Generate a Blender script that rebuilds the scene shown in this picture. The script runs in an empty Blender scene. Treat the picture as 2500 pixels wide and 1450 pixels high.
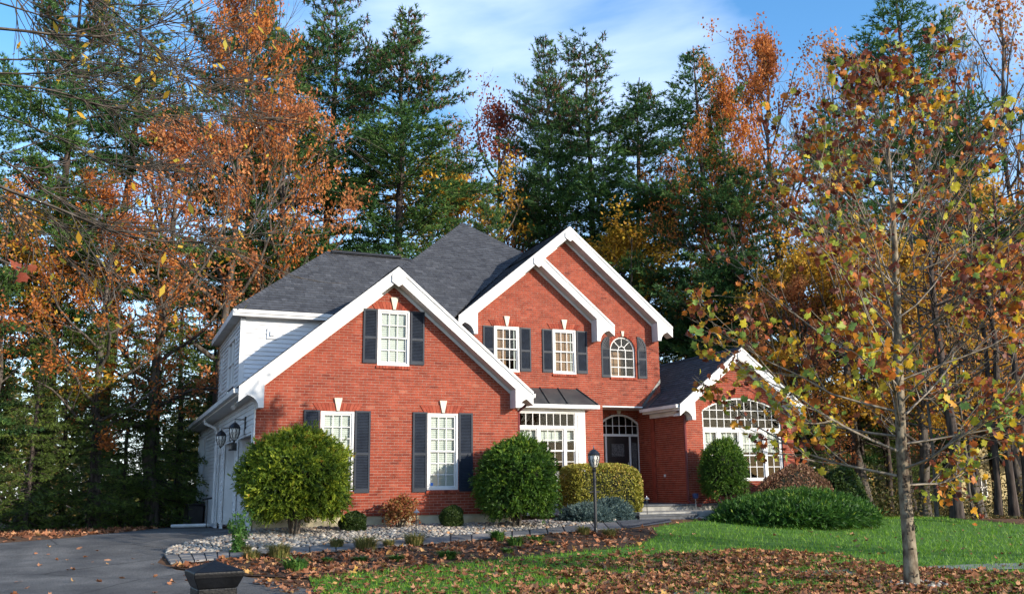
import bpy, math, random
import numpy as np
from mathutils import Vector, Matrix

# ------------------------------------------------------------------ camera
S = bpy.context.scene
COL = S.collection
CAM = Vector((-5.4003, -22.7035, 0.7175))
FW = Vector((0.37838871, 0.90480235, 0.19533227))
RT = Vector((0.92330663, -0.38392857, -0.01018437))
UP = Vector((-0.0657788, -0.18420523, 0.98068424))
FPX = 2293.05
cd = bpy.data.cameras.new('camera'); cam = bpy.data.objects.new('camera', cd); COL.objects.link(cam)
cd.sensor_width = 36; cd.lens = FPX / 2500 * 36; cd.clip_end = 2000; cd.clip_start = .05
m = Matrix.Identity(4)
for i in range(3):
    m[i][0] = RT[i]; m[i][1] = UP[i]; m[i][2] = -FW[i]; m[i][3] = CAM[i]
cam.matrix_world = m
S.camera = cam
# ------------------------------------------------------------------ sky, sun, exposure
SUN = Vector((.68, -1, .40)).normalized()
w = bpy.data.worlds.new('World'); S.world = w; w.use_nodes = True
nt = w.node_tree; nt.nodes.clear()
N = nt.nodes.new; L = nt.links.new
out = N('ShaderNodeOutputWorld'); bg = N('ShaderNodeBackground'); sky = N('ShaderNodeTexSky')
sky.sky_type = 'NISHITA'; sky.sun_disc = False
sky.sun_elevation = math.asin(SUN.z); sky.sun_rotation = math.atan2(SUN.x, SUN.y)
sky.altitude = 100; sky.air_density = 1.0; sky.dust_density = .5; sky.ozone_density = 2.0
bg.inputs['Strength'].default_value = .15
tc = N('ShaderNodeTexCoord'); mp = N('ShaderNodeMapping'); nz = N('ShaderNodeTexNoise'); cr = N('ShaderNodeValToRGB')
mp.inputs['Scale'].default_value = (1.0, 1.2, 2.3); mp.inputs['Rotation'].default_value = (0.25, .35, .3)
mp.inputs['Location'].default_value = (.35, .12, .55)
nz.inputs['Scale'].default_value = 2.5; nz.inputs['Detail'].default_value = 7; nz.inputs['Roughness'].default_value = .5; nz.inputs['Distortion'].default_value = .35
cr.color_ramp.elements[0].position = .51; cr.color_ramp.elements[0].color = (0, 0, 0, 1)
cr.color_ramp.elements[1].position = .76; cr.color_ramp.elements[1].color = (1, 1, 1, 1)
mx = N('ShaderNodeMix'); mx.data_type = 'RGBA'
sx = N('ShaderNodeSeparateXYZ'); mr = N('ShaderNodeMapRange')
L(tc.outputs['Generated'], sx.inputs[0]); L(sx.outputs['Z'], mr.inputs[0])
mr.inputs[1].default_value = .02; mr.inputs[2].default_value = .42; mr.inputs[3].default_value = .62; mr.inputs[4].default_value = 0.0
ad = N('ShaderNodeMath'); ad.operation = 'MAXIMUM'; ml = N('ShaderNodeMath'); ml.operation = 'MULTIPLY'; ml.inputs[1].default_value = .85
hs = N('ShaderNodeHueSaturation'); hs.inputs['Saturation'].default_value = 1.26; hs.inputs['Value'].default_value = 1.16
L(tc.outputs['Generated'], mp.inputs[0]); L(mp.outputs[0], nz.inputs['Vector']); L(nz.outputs['Fac'], cr.inputs[0])
L(cr.outputs[0], ml.inputs[0]); L(ml.outputs[0], ad.inputs[0]); L(mr.outputs[0], ad.inputs[1]); L(ad.outputs[0], mx.inputs[0])
L(sky.outputs[0], hs.inputs['Color']); L(hs.outputs[0], mx.inputs[6]); mx.inputs[7].default_value = (4.0, 4.7, 6.2, 1)
L(mx.outputs[2], bg.inputs[0]); L(bg.outputs[0], out.inputs[0])
sd = bpy.data.lights.new('sun', 'SUN'); so = bpy.data.objects.new('sun', sd); COL.objects.link(so)
sd.energy = 3.6; sd.angle = math.radians(.5); sd.color = (1, .90, .76)
so.rotation_euler = SUN.to_track_quat('Z', 'Y').to_euler(); so.location = (20, -30, 20)
S.view_settings.view_transform = 'Standard'; S.view_settings.look = 'None'
S.view_settings.exposure = .92; S.view_settings.gamma = 1; S.view_settings.use_curve_mapping = False
S.render.engine = 'CYCLES'
S.cycles.max_bounces = 6; S.cycles.transparent_max_bounces = 12; S.cycles.diffuse_bounces = 3

# ------------------------------------------------------------------ pixel helpers (2500 x 1450 photograph)
def ray(px, py): return FW + RT * ((px - 1250) / FPX) + UP * ((725 - py) / FPX)
def on_y(px, py, Y): d = ray(px, py); return CAM + d * ((Y - CAM.y) / d.y)
def on_x(px, py, X): d = ray(px, py); return CAM + d * ((X - CAM.x) / d.x)
def at(px, py, t): return CAM + ray(px, py) * t
GP = [(-400, -1.6), (-60, -1.1), (-22, -.9), (-12, -.79), (-6, -.66), (-4.5, -.58), (-3.2, -.52), (-2, -.40), (-1, -.33), (0, -.27),
      (1.5, -.32), (4, -.4), (8, -.5), (12, -.6), (16, -.8), (60, -1.2), (500, -3)]
GY = [a for a, b in GP]; GZ = [b for a, b in GP]
def gz(y, x=0): return float(np.interp(y, GY, GZ)) - .022 * max(0, min(x, 60) - 9)
def gz_np(x, y): return np.interp(y, GY, GZ) - .022 * np.maximum(0, np.minimum(x, 60) - 9)
def hit(px, py):
    d = ray(px, py); t = 2.0; st = .05
    while t < 300:
        p = CAM + d * t
        if p.z <= gz(p.y, p.x): return p
        t += st
    return p
R = random.Random(7)
def rs(seed): return np.random.default_rng(seed)

# ------------------------------------------------------------------ materials
MATS = {}
def newmat(name):
    a = bpy.data.materials.new(name); a.use_nodes = True
    t = a.node_tree; b = t.nodes['Principled BSDF']; MATS[name] = a
    return a, t, b
def noisemat(name, c1, c2, scale=8, rough=.8, bump=0, bscale=40, spec=.3, detail=5, coord='Object', stretch=(1, 1, 1), metal=0, lo=.35, hi=.65, c3=None):
    a, t, b = newmat(name); n = t.nodes.new; l = t.links.new
    tcn = n('ShaderNodeTexCoord'); mpn = n('ShaderNodeMapping'); mpn.inputs['Scale'].default_value = stretch
    nn = n('ShaderNodeTexNoise'); nn.inputs['Scale'].default_value = scale; nn.inputs['Detail'].default_value = detail
    r = n('ShaderNodeValToRGB'); r.color_ramp.elements[0].position = lo; r.color_ramp.elements[1].position = hi
    r.color_ramp.elements[0].color = (*c1, 1); r.color_ramp.elements[1].color = (*c2, 1)
    if c3: e = r.color_ramp.elements.new((lo + hi) / 2); e.color = (*c3, 1)
    l(tcn.outputs[coord], mpn.inputs[0]); l(mpn.outputs[0], nn.inputs['Vector']); l(nn.outputs['Fac'], r.inputs[0]); l(r.outputs[0], b.inputs['Base Color'])
    b.inputs['Roughness'].default_value = rough; b.inputs['Specular IOR Level'].default_value = spec; b.inputs['Metallic'].default_value = metal
    if bump:
        n2 = n('ShaderNodeTexNoise'); n2.inputs['Scale'].default_value = bscale; n2.inputs['Detail'].default_value = 6
        bp = n('ShaderNodeBump'); bp.inputs['Strength'].default_value = bump; bp.inputs['Distance'].default_value = .01
        l(mpn.outputs[0], n2.inputs['Vector']); l(n2.outputs['Fac'], bp.inputs['Height']); l(bp.outputs[0], b.inputs['Normal'])
    return a
def tintmat(name, cols, rough=.6, trans=0.0, spec=.3, noise=0, bump=0, pos=None, large=None):
    """colour picked by the per-piece 'tint' attribute; thin leaves may let light through"""
    a, t, b = newmat(name); n = t.nodes.new; l = t.links.new
    at_ = n('ShaderNodeAttribute'); at_.attribute_name = 'tint'
    r = n('ShaderNodeValToRGB'); e = r.color_ramp.elements
    k = len(cols)
    for i, c in enumerate(cols):
        p = pos[i] if pos else i / (k - 1)
        if i == 0: e[0].position = p; e[0].color = (*c, 1)
        elif i == k - 1: e[-1].position = p; e[-1].color = (*c, 1)
        else: q = e.new(p); q.color = (*c, 1)
    l(at_.outputs['Fac'], r.inputs[0])
    src = r.outputs[0]
    if noise:
        tcn = n('ShaderNodeTexCoord'); nn = n('ShaderNodeTexNoise'); nn.inputs['Scale'].default_value = noise; nn.inputs['Detail'].default_value = 6
        mm = n('ShaderNodeMix'); mm.data_type = 'RGBA'; mm.blend_type = 'MULTIPLY'; mm.inputs[0].default_value = 1
        rr = n('ShaderNodeValToRGB'); rr.color_ramp.elements[0].position = .3; rr.color_ramp.elements[1].position = .7
        rr.color_ramp.elements[0].color = (.72, .70, .68, 1); rr.color_ramp.elements[1].color = (1.12, 1.1, 1.08, 1)
        l(tcn.outputs['Object'], nn.inputs['Vector']); l(nn.outputs['Fac'], rr.inputs[0]); l(src, mm.inputs[6]); l(rr.outputs[0], mm.inputs[7]); src = mm.outputs[2]
        if bump:
            n2 = n('ShaderNodeTexNoise'); n2.inputs['Scale'].default_value = noise * 6
            bp = n('ShaderNodeBump'); bp.inputs['Strength'].default_value = bump; bp.inputs['Distance'].default_value = .004
            l(tcn.outputs['Object'], n2.inputs['Vector']); l(n2.outputs['Fac'], bp.inputs['Height']); l(bp.outputs[0], b.inputs['Normal'])
    if large:
        tc2 = n('ShaderNodeTexCoord'); n3 = n('ShaderNodeTexNoise'); n3.inputs['Scale'].default_value = large; n3.inputs['Detail'].default_value = 5; n3.inputs['Distortion'].default_value = .6
        m3 = n('ShaderNodeMix'); m3.data_type = 'RGBA'; m3.blend_type = 'MULTIPLY'; m3.inputs[0].default_value = 1; r3 = n('ShaderNodeValToRGB'); r3.color_ramp.elements[0].position = .36; r3.color_ramp.elements[1].position = .66
        r3.color_ramp.elements[0].color = (.87, .86, .87, 1); r3.color_ramp.elements[1].color = (1.08, 1.10, 1.08, 1)
        l(tc2.outputs['Object'], n3.inputs['Vector']); l(n3.outputs['Fac'], r3.inputs[0]); l(src, m3.inputs[6]); l(r3.outputs[0], m3.inputs[7]); src = m3.outputs[2]
    l(src, b.inputs['Base Color'])
    b.inputs['Roughness'].default_value = rough; b.inputs['Specular IOR Level'].default_value = spec
    if trans:
        tr = n('ShaderNodeBsdfTranslucent'); ms = n('ShaderNodeMixShader'); ms.inputs[0].default_value = trans
        o = t.nodes['Material Output']; l(src, tr.inputs[0]); l(b.outputs[0], ms.inputs[1]); l(tr.outputs[0], ms.inputs[2]); l(ms.outputs[0], o.inputs[0])
    return a
def plain(name, c, rough=.6, spec=.4, metal=0): 
    a, t, b = newmat(name); b.inputs['Base Color'].default_value = (*c, 1); b.inputs['Roughness'].default_value = rough
    b.inputs['Specular IOR Level'].default_value = spec; b.inputs['Metallic'].default_value = metal
    return a

M_brick = tintmat('brick_clay', [(.17, .032, .020), (.24, .045, .025), (.275, .054, .029), (.30, .066, .037), (.34, .10, .06)], rough=.85, noise=5, bump=.4, spec=.2, pos=[0, .25, .5, .8, 1], large=.9)
M_mortar = noisemat('mortar', (.33, .19, .145), (.45, .30, .24), 9, .95, .3, 120)
M_brickd = tintmat('lintel_clay', [(.19, .038, .024), (.28, .058, .034), (.34, .085, .05)], rough=.85, noise=7, spec=.2)
M_key = noisemat('cast_stone', (.56, .50, .40), (.66, .60, .49), 14, .85, .1)
M_white = noisemat('white_trim_paint', (.58, .575, .56), (.70, .70, .69), 1.6, .5, .05, 60)
M_siding = noisemat('white_vinyl_siding', (.60, .61, .62), (.68, .69, .70), 1.2, .5, .08, 30, stretch=(1, 1, 3))
M_soffit = noisemat('soffit_paint', (.52, .50, .46), (.62, .60, .56), 2, .7)
M_shut = noisemat('shutter_paint', (.014, .019, .030), (.021, .028, .042), 4, .55, spec=.25)
M_shing = tintmat('asphalt_shingle', [(.042, .046, .056), (.056, .061, .072), (.070, .076, .088), (.095, .101, .115)], rough=.92, noise=9, bump=.5, spec=.25)
M_under = plain('roof_felt', (.022, .023, .026), .95)
M_metal = noisemat('weathered_metal_roof', (.045, .05, .055), (.10, .10, .095), 2.2, .38, .05, 12, spec=.5, metal=.35, lo=.3, hi=.75)
M_found = noisemat('foundation_concrete', (.36, .31, .20), (.48, .43, .30), 3, .9, .2, 50)
M_door = noisemat('black_door_paint', (.010, .010, .012), (.018, .017, .019), 3, .32, spec=.5)
M_redpipe = plain('dark_red_pipe_paint', (.13, .018, .018), .45)
M_blackmetal = noisemat('black_painted_metal', (.010, .011, .014), (.022, .024, .03), 12, .34, .15, 80, spec=.5)
M_dark = plain('dark_room', (.03, .025, .022), .9)
M_room = noisemat('room_wall', (.055, .035, .022), (.10, .065, .04), 2, .9)
M_blind = noisemat('window_blind', (.50, .53, .51), (.60, .62, .59), 3, .7)
M_wood = noisemat('wood_blind', (.20, .10, .045), (.28, .15, .07), 5, .6)
M_glass, t_, b_ = newmat('window_glass')
tr = t_.nodes.new('ShaderNodeBsdfTransparent'); gl = t_.nodes.new('ShaderNodeBsdfGlossy'); gl.inputs['Roughness'].default_value = .015
fr = t_.nodes.new('ShaderNodeFresnel'); fr.inputs[0].default_value = 1.42; ms = t_.nodes.new('ShaderNodeMixShader'); tr.inputs[0].default_value = (.86, .90, .88, 1)
t_.links.new(fr.outputs[0], ms.inputs[0]); t_.links.new(tr.outputs[0], ms.inputs[1]); t_.links.new(gl.outputs[0], ms.inputs[2]); t_.links.new(ms.outputs[0], t_.nodes['Material Output'].inputs[0])
M_frost = noisemat('seeded_lamp_glass', (.55, .52, .46), (.72, .70, .64), 20, .2, spec=.6)
M_asph = noisemat('asphalt', (.060, .060, .060), (.165, .160, .150), 1.1, .9, .5, 160, c3=(.10, .098, .094), lo=.3, hi=.72)
_t = M_asph.node_tree; _b = _t.nodes['Principled BSDF']; _src = _b.inputs['Base Color'].links[0].from_socket
_v = _t.nodes.new('ShaderNodeTexVoronoi'); _v.feature = 'DISTANCE_TO_EDGE'; _v.inputs['Scale'].default_value = .42; _tc = _t.nodes.new('ShaderNodeTexCoord'); _n = _t.nodes.new('ShaderNodeTexNoise'); _n.inputs['Scale'].default_value = 2.2; _n.inputs['Detail'].default_value = 6
_mm = _t.nodes.new('ShaderNodeMix'); _mm.data_type = 'RGBA'; _mm.inputs[0].default_value = .16; _t.links.new(_tc.outputs['Object'], _n.inputs['Vector']); _t.links.new(_tc.outputs['Object'], _mm.inputs[6]); _t.links.new(_n.outputs['Color'], _mm.inputs[7]); _t.links.new(_mm.outputs[2], _v.inputs['Vector'])
_r = _t.nodes.new('ShaderNodeValToRGB'); _r.color_ramp.elements[0].position = .002; _r.color_ramp.elements[0].color = (.42, .42, .42, 1); _r.color_ramp.elements[1].position = .009; _t.links.new(_v.outputs['Distance'], _r.inputs[0])
_f = _t.nodes.new('ShaderNodeTexNoise'); _f.inputs['Scale'].default_value = 55; _f.inputs['Detail'].default_value = 4; _t.links.new(_tc.outputs['Object'], _f.inputs['Vector']); _fr = _t.nodes.new('ShaderNodeValToRGB'); _fr.color_ramp.elements[0].position = .38; _fr.color_ramp.elements[0].color = (.55, .55, .56, 1); _fr.color_ramp.elements[1].position = .62; _fr.color_ramp.elements[1].color = (1.35, 1.33, 1.3, 1); _t.links.new(_f.outputs['Fac'], _fr.inputs[0])
_m1 = _t.nodes.new('ShaderNodeMix'); _m1.data_type = 'RGBA'; _m1.blend_type = 'MULTIPLY'; _m1.inputs[0].default_value = 1; _m2 = _t.nodes.new('ShaderNodeMix'); _m2.data_type = 'RGBA'; _m2.blend_type = 'MULTIPLY'; _m2.inputs[0].default_value = 1
_t.links.new(_src, _m1.inputs[6]); _t.links.new(_r.outputs[0], _m1.inputs[7]); _t.links.new(_m1.outputs[2], _m2.inputs[6]); _t.links.new(_fr.outputs[0], _m2.inputs[7]); _t.links.new(_m2.outputs[2], _b.inputs['Base Color'])
M_conc = noisemat('path_concrete', (.14, .15, .155), (.24, .24, .235), 2.5, .85, .3, 60)
M_paver = tintmat('paver_stone', [(.13, .13, .13), (.19, .185, .18), (.25, .24, .23)], rough=.9, noise=5, bump=.3)
M_slab = noisemat('bluestone_slab', (.05, .055, .062), (.10, .105, .115), 4, .7, .2, 50)
M_pconc = noisemat('pale_concrete', (.20, .195, .18), (.32, .31, .28), 4, .85, .2, 60)
M_stone = tintmat('river_stone', [(.10, .095, .09), (.24, .23, .22), (.36, .32, .26), (.47, .44, .38), (.30, .18, .10), (.52, .50, .46)], rough=.65, noise=14, pos=[0, .25, .5, .75, .88, 1])
M_bedbase = noisemat('bed_soil', (.05, .04, .03), (.11, .09, .07), 10, .95, .6, 60)
M_mulch = noisemat('bark_mulch', (.020, .012, .008), (.095, .050, .028), 26, .95, 1.0, 70, c3=(.05, .028, .016), lo=.3, hi=.7)
M_litter = noisemat('leaf_litter_floor', (.045, .022, .010), (.20, .095, .04), 11, .95, 1.0, 45, c3=(.10, .048, .020), lo=.3, hi=.7)
M_lawn = noisemat('lawn_soil_and_turf', (.040, .095, .010), (.085, .19, .022), 5, .95, .6, 90, c3=(.058, .14, .015), lo=.3, hi=.7)
M_grass = tintmat('grass_blades', [(.055, .14, .010), (.12, .27, .018), (.22, .38, .03), (.34, .38, .07)], rough=.5, trans=.35, pos=[0, .5, .9, 1])
M_fallen = tintmat('fallen_leaf', [(.085, .032, .018), (.24, .090, .040), (.38, .16, .075), (.50, .26, .14), (.60, .36, .10)], rough=.75, trans=.12, noise=18, pos=[0, .3, .6, .9, 1])
M_bark = noisemat('grey_brown_bark', (.035, .028, .022), (.13, .11, .09), 10, .95, 1.0, 30, stretch=(1, 1, .18))
M_barkd = noisemat('dark_pine_bark', (.020, .015, .013), (.085, .065, .055), 9, .95, 1.0, 30, stretch=(1, 1, .2))
M_barkp = noisemat('pale_twig_bark', (.11, .09, .065), (.26, .22, .17), 12, .8)
M_syc = noisemat('mottled_sycamore_bark', (.055, .036, .024), (.24, .20, .14), 11, .9, .9, 40, c3=(.15, .12, .08), stretch=(1, 1, .5), lo=.36, hi=.62)
M_pine = tintmat('pine_needles', [(.020, .060, .024), (.056, .135, .038), (.12, .225, .052), (.25, .33, .065)], rough=.55, trans=.3, pos=[0, .4, .8, 1])
M_spruce = tintmat('spruce_needles', [(.036, .066, .016), (.085, .135, .024), (.16, .215, .036), (.32, .33, .06)], rough=.6, trans=.3, pos=[0, .5, .85, 1])
M_cone = tintmat('pine_cones', [(.07, .035, .025), (.16, .08, .05)], rough=.8)
M_orange = tintmat('orange_oak_leaves', [(.26, .070, .020), (.50, .16, .035), (.66, .26, .05), (.74, .42, .06)], rough=.6, trans=.45, pos=[0, .4, .8, 1])
M_copper = tintmat('copper_leaves', [(.26, .070, .03), (.50, .18, .06), (.64, .30, .11), (.68, .42, .12)], rough=.6, trans=.45)
M_gold = tintmat('gold_leaves', [(.24, .11, .016), (.50, .25, .025), (.66, .40, .035), (.40, .36, .05)], rough=.6, trans=.45)
M_red = tintmat('dull_red_leaves', [(.15, .03, .018), (.34, .075, .035), (.45, .15, .07)], rough=.6, trans=.45)
M_sycleaf = tintmat('sycamore_leaves', [(.085, .024, .016), (.19, .050, .028), (.36, .095, .035), (.60, .20, .03), (.72, .42, .03), (.56, .50, .045), (.30, .40, .06), (.20, .36, .10)], rough=.5, trans=.4, noise=16, pos=[0, .28, .48, .60, .70, .80, .90, 1])
def bushmat(name, cols, **k): return tintmat(name, cols, rough=.55, trans=.3, **k)
M_yew = bushmat('yew_sprays', [(.030, .065, .010), (.11, .175, .015), (.26, .32, .024), (.44, .45, .04), (.42, .24, .04)], pos=[0, .35, .75, .97, 1])  # upper tints raised so the tips read as sunlit
M_yewd = bushmat('dark_yew_sprays', [(.018, .050, .010), (.052, .12, .014), (.12, .215, .02), (.25, .32, .03)], pos=[0, .4, .85, 1])
M_box = bushmat('boxwood_leaves', [(.016, .036, .010), (.042, .078, .014), (.105, .14, .025)])
M_hedge = bushmat('yellowing_hedge_leaves', [(.08, .085, .014), (.22, .22, .028), (.36, .33, .05), (.42, .27, .07)])
M_blue = bushmat('blue_juniper_needles', [(.035, .065, .06), (.08, .13, .12), (.15, .21, .20)])
M_jun = bushmat('juniper_sprays', [(.012, .042, .010), (.034, .10, .014), (.080, .18, .020), (.22, .30, .03)], pos=[0, .4, .85, 1])
M_nand = bushmat('rusty_shrub_leaves', [(.18, .035, .022), (.28, .085, .035), (.30, .17, .05), (.20, .20, .05)])
M_brown = bushmat('bronze_shrub_leaves', [(.10, .045, .03), (.20, .10, .06), (.28, .16, .09), (.14, .12, .04)])
M_per = bushmat('perennial_leaves', [(.03, .085, .016), (.06, .15, .025), (.15, .24, .04)])
M_tuft = bushmat('ornamental_grass', [(.07, .10, .02), (.19, .18, .05), (.36, .28, .11)])
M_core = plain('shrub_interior', (.010, .014, .007), .95)  # near-black solid core: shade between the sprays put into its colour
M_steel = noisemat('satin_metal', (.30, .30, .31), (.42, .42, .43), 5, .3, metal=.7)
M_blue2 = plain('blue_sticker', (.01, .16, .62), .4)
M_navy = plain('navy_spotlight_shell', (.015, .03, .10), .35)
M_post = noisemat('black_cast_post', (.003, .0035, .0045), (.006, .007, .009), 9, .45, .25, 60, spec=.22)
M_bin = noisemat('black_plastic', (.008, .008, .010), (.016, .016, .019), 6, .5)
M_tan = noisemat('tan_siding', (.34, .27, .13), (.42, .34, .17), 2, .8)

# ------------------------------------------------------------------ object helpers
def tag(o, label=None, cat=None, group=None, kind=None):
    if label: o['label'] = label
    if cat: o['category'] = cat
    if group: o['group'] = group
    if kind: o['kind'] = kind
    return o
def link(name, me, parent=None, kind=None):
    o = bpy.data.objects.new(name, me); COL.objects.link(o)
    if parent: o.parent = parent
    if kind: o['kind'] = kind
    return o
def thing(name, label, cat, loc=(0, 0, 0), group=None):
    o = link(name, None); o.location = loc; o.empty_display_size = .2
    return tag(o, label, cat, group)
def mesh_np(name, V, F, mat, tint=None, smooth=False, FS=None):
    """V (n,3); F (m,k) constant face size; tint per face"""
    me = bpy.data.meshes.new(name); V = np.asarray(V, np.float32); F = np.asarray(F, np.int32)
    k = F.shape[1]; me.vertices.add(len(V)); me.vertices.foreach_set('co', V.ravel())
    me.loops.add(F.size); me.loops.foreach_set('vertex_index', F.ravel())
    me.polygons.add(len(F)); me.polygons.foreach_set('loop_start', np.arange(0, F.size, k, dtype=np.int32))
    me.polygons.foreach_set('loop_total', np.full(len(F), k, np.int32))
    if smooth: me.polygons.foreach_set('use_smooth', np.ones(len(F), bool))
    if tint is not None:
        a = me.attributes.new('tint', 'FLOAT', 'FACE'); a.data.foreach_set('value', np.asarray(tint, np.float32))
    me.materials.append(mat); me.update(calc_edges=True)
    return me
class MB:
    def __init__(s): s.v = []; s.f = []; s.m = []; s.t = []
    def poly(s, pts, m=0, t=.5):
        b = len(s.v); s.v += [tuple(p) for p in pts]; s.f.append(list(range(b, b + len(pts)))); s.m.append(m); s.t.append(t); return s
    def box(s, x0, x1, y0, y1, z0, z1, m=0, t=.5):
        b = len(s.v); s.v += [(x0, y0, z0), (x1, y0, z0), (x1, y1, z0), (x0, y1, z0), (x0, y0, z1), (x1, y0, z1), (x1, y1, z1), (x0, y1, z1)]
        for q in ((0, 3, 2, 1), (4, 5, 6, 7), (0, 1, 5, 4), (1, 2, 6, 5), (2, 3, 7, 6), (3, 0, 4, 7)):
            s.f.append([b + i for i in q]); s.m.append(m); s.t.append(t)
        return s
    def prism(s, pts, off, m=0, t=.5):
        """closed polygon pts (3d) extruded by vector off"""
        n = len(pts); b = len(s.v); off = Vector(off)
        s.v += [tuple(p) for p in pts] + [tuple(Vector(p) + off) for p in pts]
        s.f.append(list(range(b, b + n))); s.f.append([b + n + i for i in range(n)][::-1])
        for i in range(n): j = (i + 1) % n; s.f.append([b + i, b + n + i, b + n + j, b + j])
        s.m += [m] * (n + 2); s.t += [t] * (n + 2); return s
    def tube(s, pts, rad, n=8, m=0, t=.5, caps=True):
        pts = [Vector(p) for p in pts]; rad = rad if isinstance(rad, (list, tuple)) else [rad] * len(pts)
        b = len(s.v); ref = None
        for i, p in enumerate(pts):
            d = (pts[min(i + 1, len(pts) - 1)] - pts[max(i - 1, 0)])
            d = d.normalized() if d.length > 1e-9 else Vector((0, 0, 1))
            if ref is None: ref = Vector((1, 0, 0)) if abs(d.x) < .8 else Vector((0, 1, 0))
            a = d.cross(ref).normalized(); c = d.cross(a); ref = a.cross(d) * 1
            for k in range(n):
                q = 2 * math.pi * k / n; s.v.append(tuple(p + (a * math.cos(q) + c * math.sin(q)) * rad[i]))
        for i in range(len(pts) - 1):
            for k in range(n):
                j = (k + 1) % n; s.f.append([b + i * n + k, b + i * n + j, b + (i + 1) * n + j, b + (i + 1) * n + k]); s.m.append(m); s.t.append(t)
        if caps:
            s.f.append([b + k for k in range(n)][::-1]); s.f.append([b + (len(pts) - 1) * n + k for k in range(n)]); s.m += [m, m]; s.t += [t, t]
        return s
    def lathe(s, prof, c=(0, 0, 0), n=16, m=0, t=.5):
        b = len(s.v)
        for r, z in prof:
            for k in range(n): q = 2 * math.pi * k / n; s.v.append((c[0] + r * math.cos(q), c[1] + r * math.sin(q), c[2] + z))
        for i in range(len(prof) - 1):
            for k in range(n):
                j = (k + 1) % n; s.f.append([b + i * n + k, b + i * n + j, b + (i + 1) * n + j, b + (i + 1) * n + k]); s.m.append(m); s.t.append(t)
        s.f.append([b + k for k in range(n)][::-1]); s.f.append([b + (len(prof) - 1) * n + k for k in range(n)]); s.m += [m, m]; s.t += [t, t]
        return s
    def mesh(s, name, mats, smooth=False):
        me = bpy.data.meshes.new(name); me.from_pydata(s.v, [], s.f)
        for a in (mats if isinstance(mats, (list, tuple)) else [mats]): me.materials.append(a)
        me.polygons.foreach_set('material_index', s.m)
        at_ = me.attributes.new('tint', 'FLOAT', 'FACE'); at_.data.foreach_set('value', s.t)
        if smooth: me.polygons.foreach_set('use_smooth', [True] * len(s.f))
        me.update(); return me
    def build(s, name, mats, parent=None, smooth=False, kind=None, bevel=0):
        o = link(name, s.mesh(name, mats, smooth), parent, kind)
        if bevel:
            bv = o.modifiers.new('bevel', 'BEVEL'); bv.width = bevel; bv.segments = 2; bv.limit_method = 'ANGLE'
        return o
def copy_tree(o, parent=None, **kw):
    c = o.copy(); COL.objects.link(c); c.parent = parent
    for ch in [q for q in bpy.data.objects if q.parent == o] if not o.get('_k') else o['_k']: copy_tree(ch, c)
    return c
def dup(root, kids):
    c = root.copy(); COL.objects.link(c)
    for k in kids: q = k.copy(); COL.objects.link(q); q.parent = c
    return c

# ------------------------------------------------------------------ surfaces laid in courses (bricks, boards, shingles)
def scan(poly, v):
    xs = []
    for i in range(len(poly)):
        (u0, v0), (u1, v1) = poly[i], poly[(i + 1) % len(poly)]
        if (v0 <= v) != (v1 <= v): xs.append(u0 + (u1 - u0) * (v - v0) / (v1 - v0))
    xs.sort(); return [(xs[i], xs[i + 1]) for i in range(0, len(xs) - 1, 2)]
def cut(iv, holes, v):
    """intervals minus holes; a hole is a function v -> (u0,u1) or None"""
    for h in holes:
        r = h(v)
        if not r: continue
        a, b = r; nv = []
        for x0, x1 in iv:
            if b <= x0 or a >= x1: nv.append((x0, x1)); continue
            if a > x0: nv.append((x0, a))
            if b < x1: nv.append((b, x1))
        iv = nv
    return iv
def rect(u0, u1, v0, v1): return lambda v: (u0, u1) if v0 < v < v1 else None
def arch(uc, r, v0, vs):            # round-headed
    return lambda v: None if v < v0 or v >= vs + r else ((uc - r, uc + r) if v < vs else (uc - math.sqrt(r * r - (v - vs) ** 2), uc + math.sqrt(r * r - (v - vs) ** 2)))
def segarch(u0, u1, v0, vs, vt):    # flat segmental head
    h = vt - vs; hw = (u1 - u0) / 2; r = (hw * hw + h * h) / (2 * h); uc = (u0 + u1) / 2; cv = vt - r
    return lambda v: None if v < v0 or v >= vt else ((u0, u1) if v < vs else (uc - math.sqrt(max(0, r * r - (v - cv) ** 2)), uc + math.sqrt(max(0, r * r - (v - cv) ** 2))))
def courses(poly, holes, dv, v_start=None):
    """list of (v0, v1, l0, r0, l1, r1): strips with slanted ends"""
    vmin = min(p[1] for p in poly); vmax = max(p[1] for p in poly); v = vmin if v_start is None else v_start; o = []
    while v < vmax - 1e-6:
        v1 = min(v + dv, vmax); e = 1e-4
        a = scan(poly, v + e); b = scan(poly, v1 - e)
        mid = (v + v1) / 2
        if len(a) != len(b): a = b = scan(poly, mid)
        for (l0, r0), (l1, r1) in zip(a, b):
            ml, mr = (l0 + l1) / 2, (r0 + r1) / 2
            for x0, x1 in cut([(ml, mr)], holes, mid):
                o.append((v, v1, l0 if abs(x0 - ml) < 1e-6 else x0, r0 if abs(x1 - mr) < 1e-6 else x1, l1 if abs(x0 - ml) < 1e-6 else x0, r1 if abs(x1 - mr) < 1e-6 else x1))
        v += dv
    return o
class Frame:
    def __init__(s, o, u, v): s.o = Vector(o); s.u = Vector(u).normalized(); s.v = Vector(v).normalized(); s.n = s.u.cross(s.v).normalized()
    def p(s, a, b, h=0): return s.o + s.u * a + s.v * b + s.n * h
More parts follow.
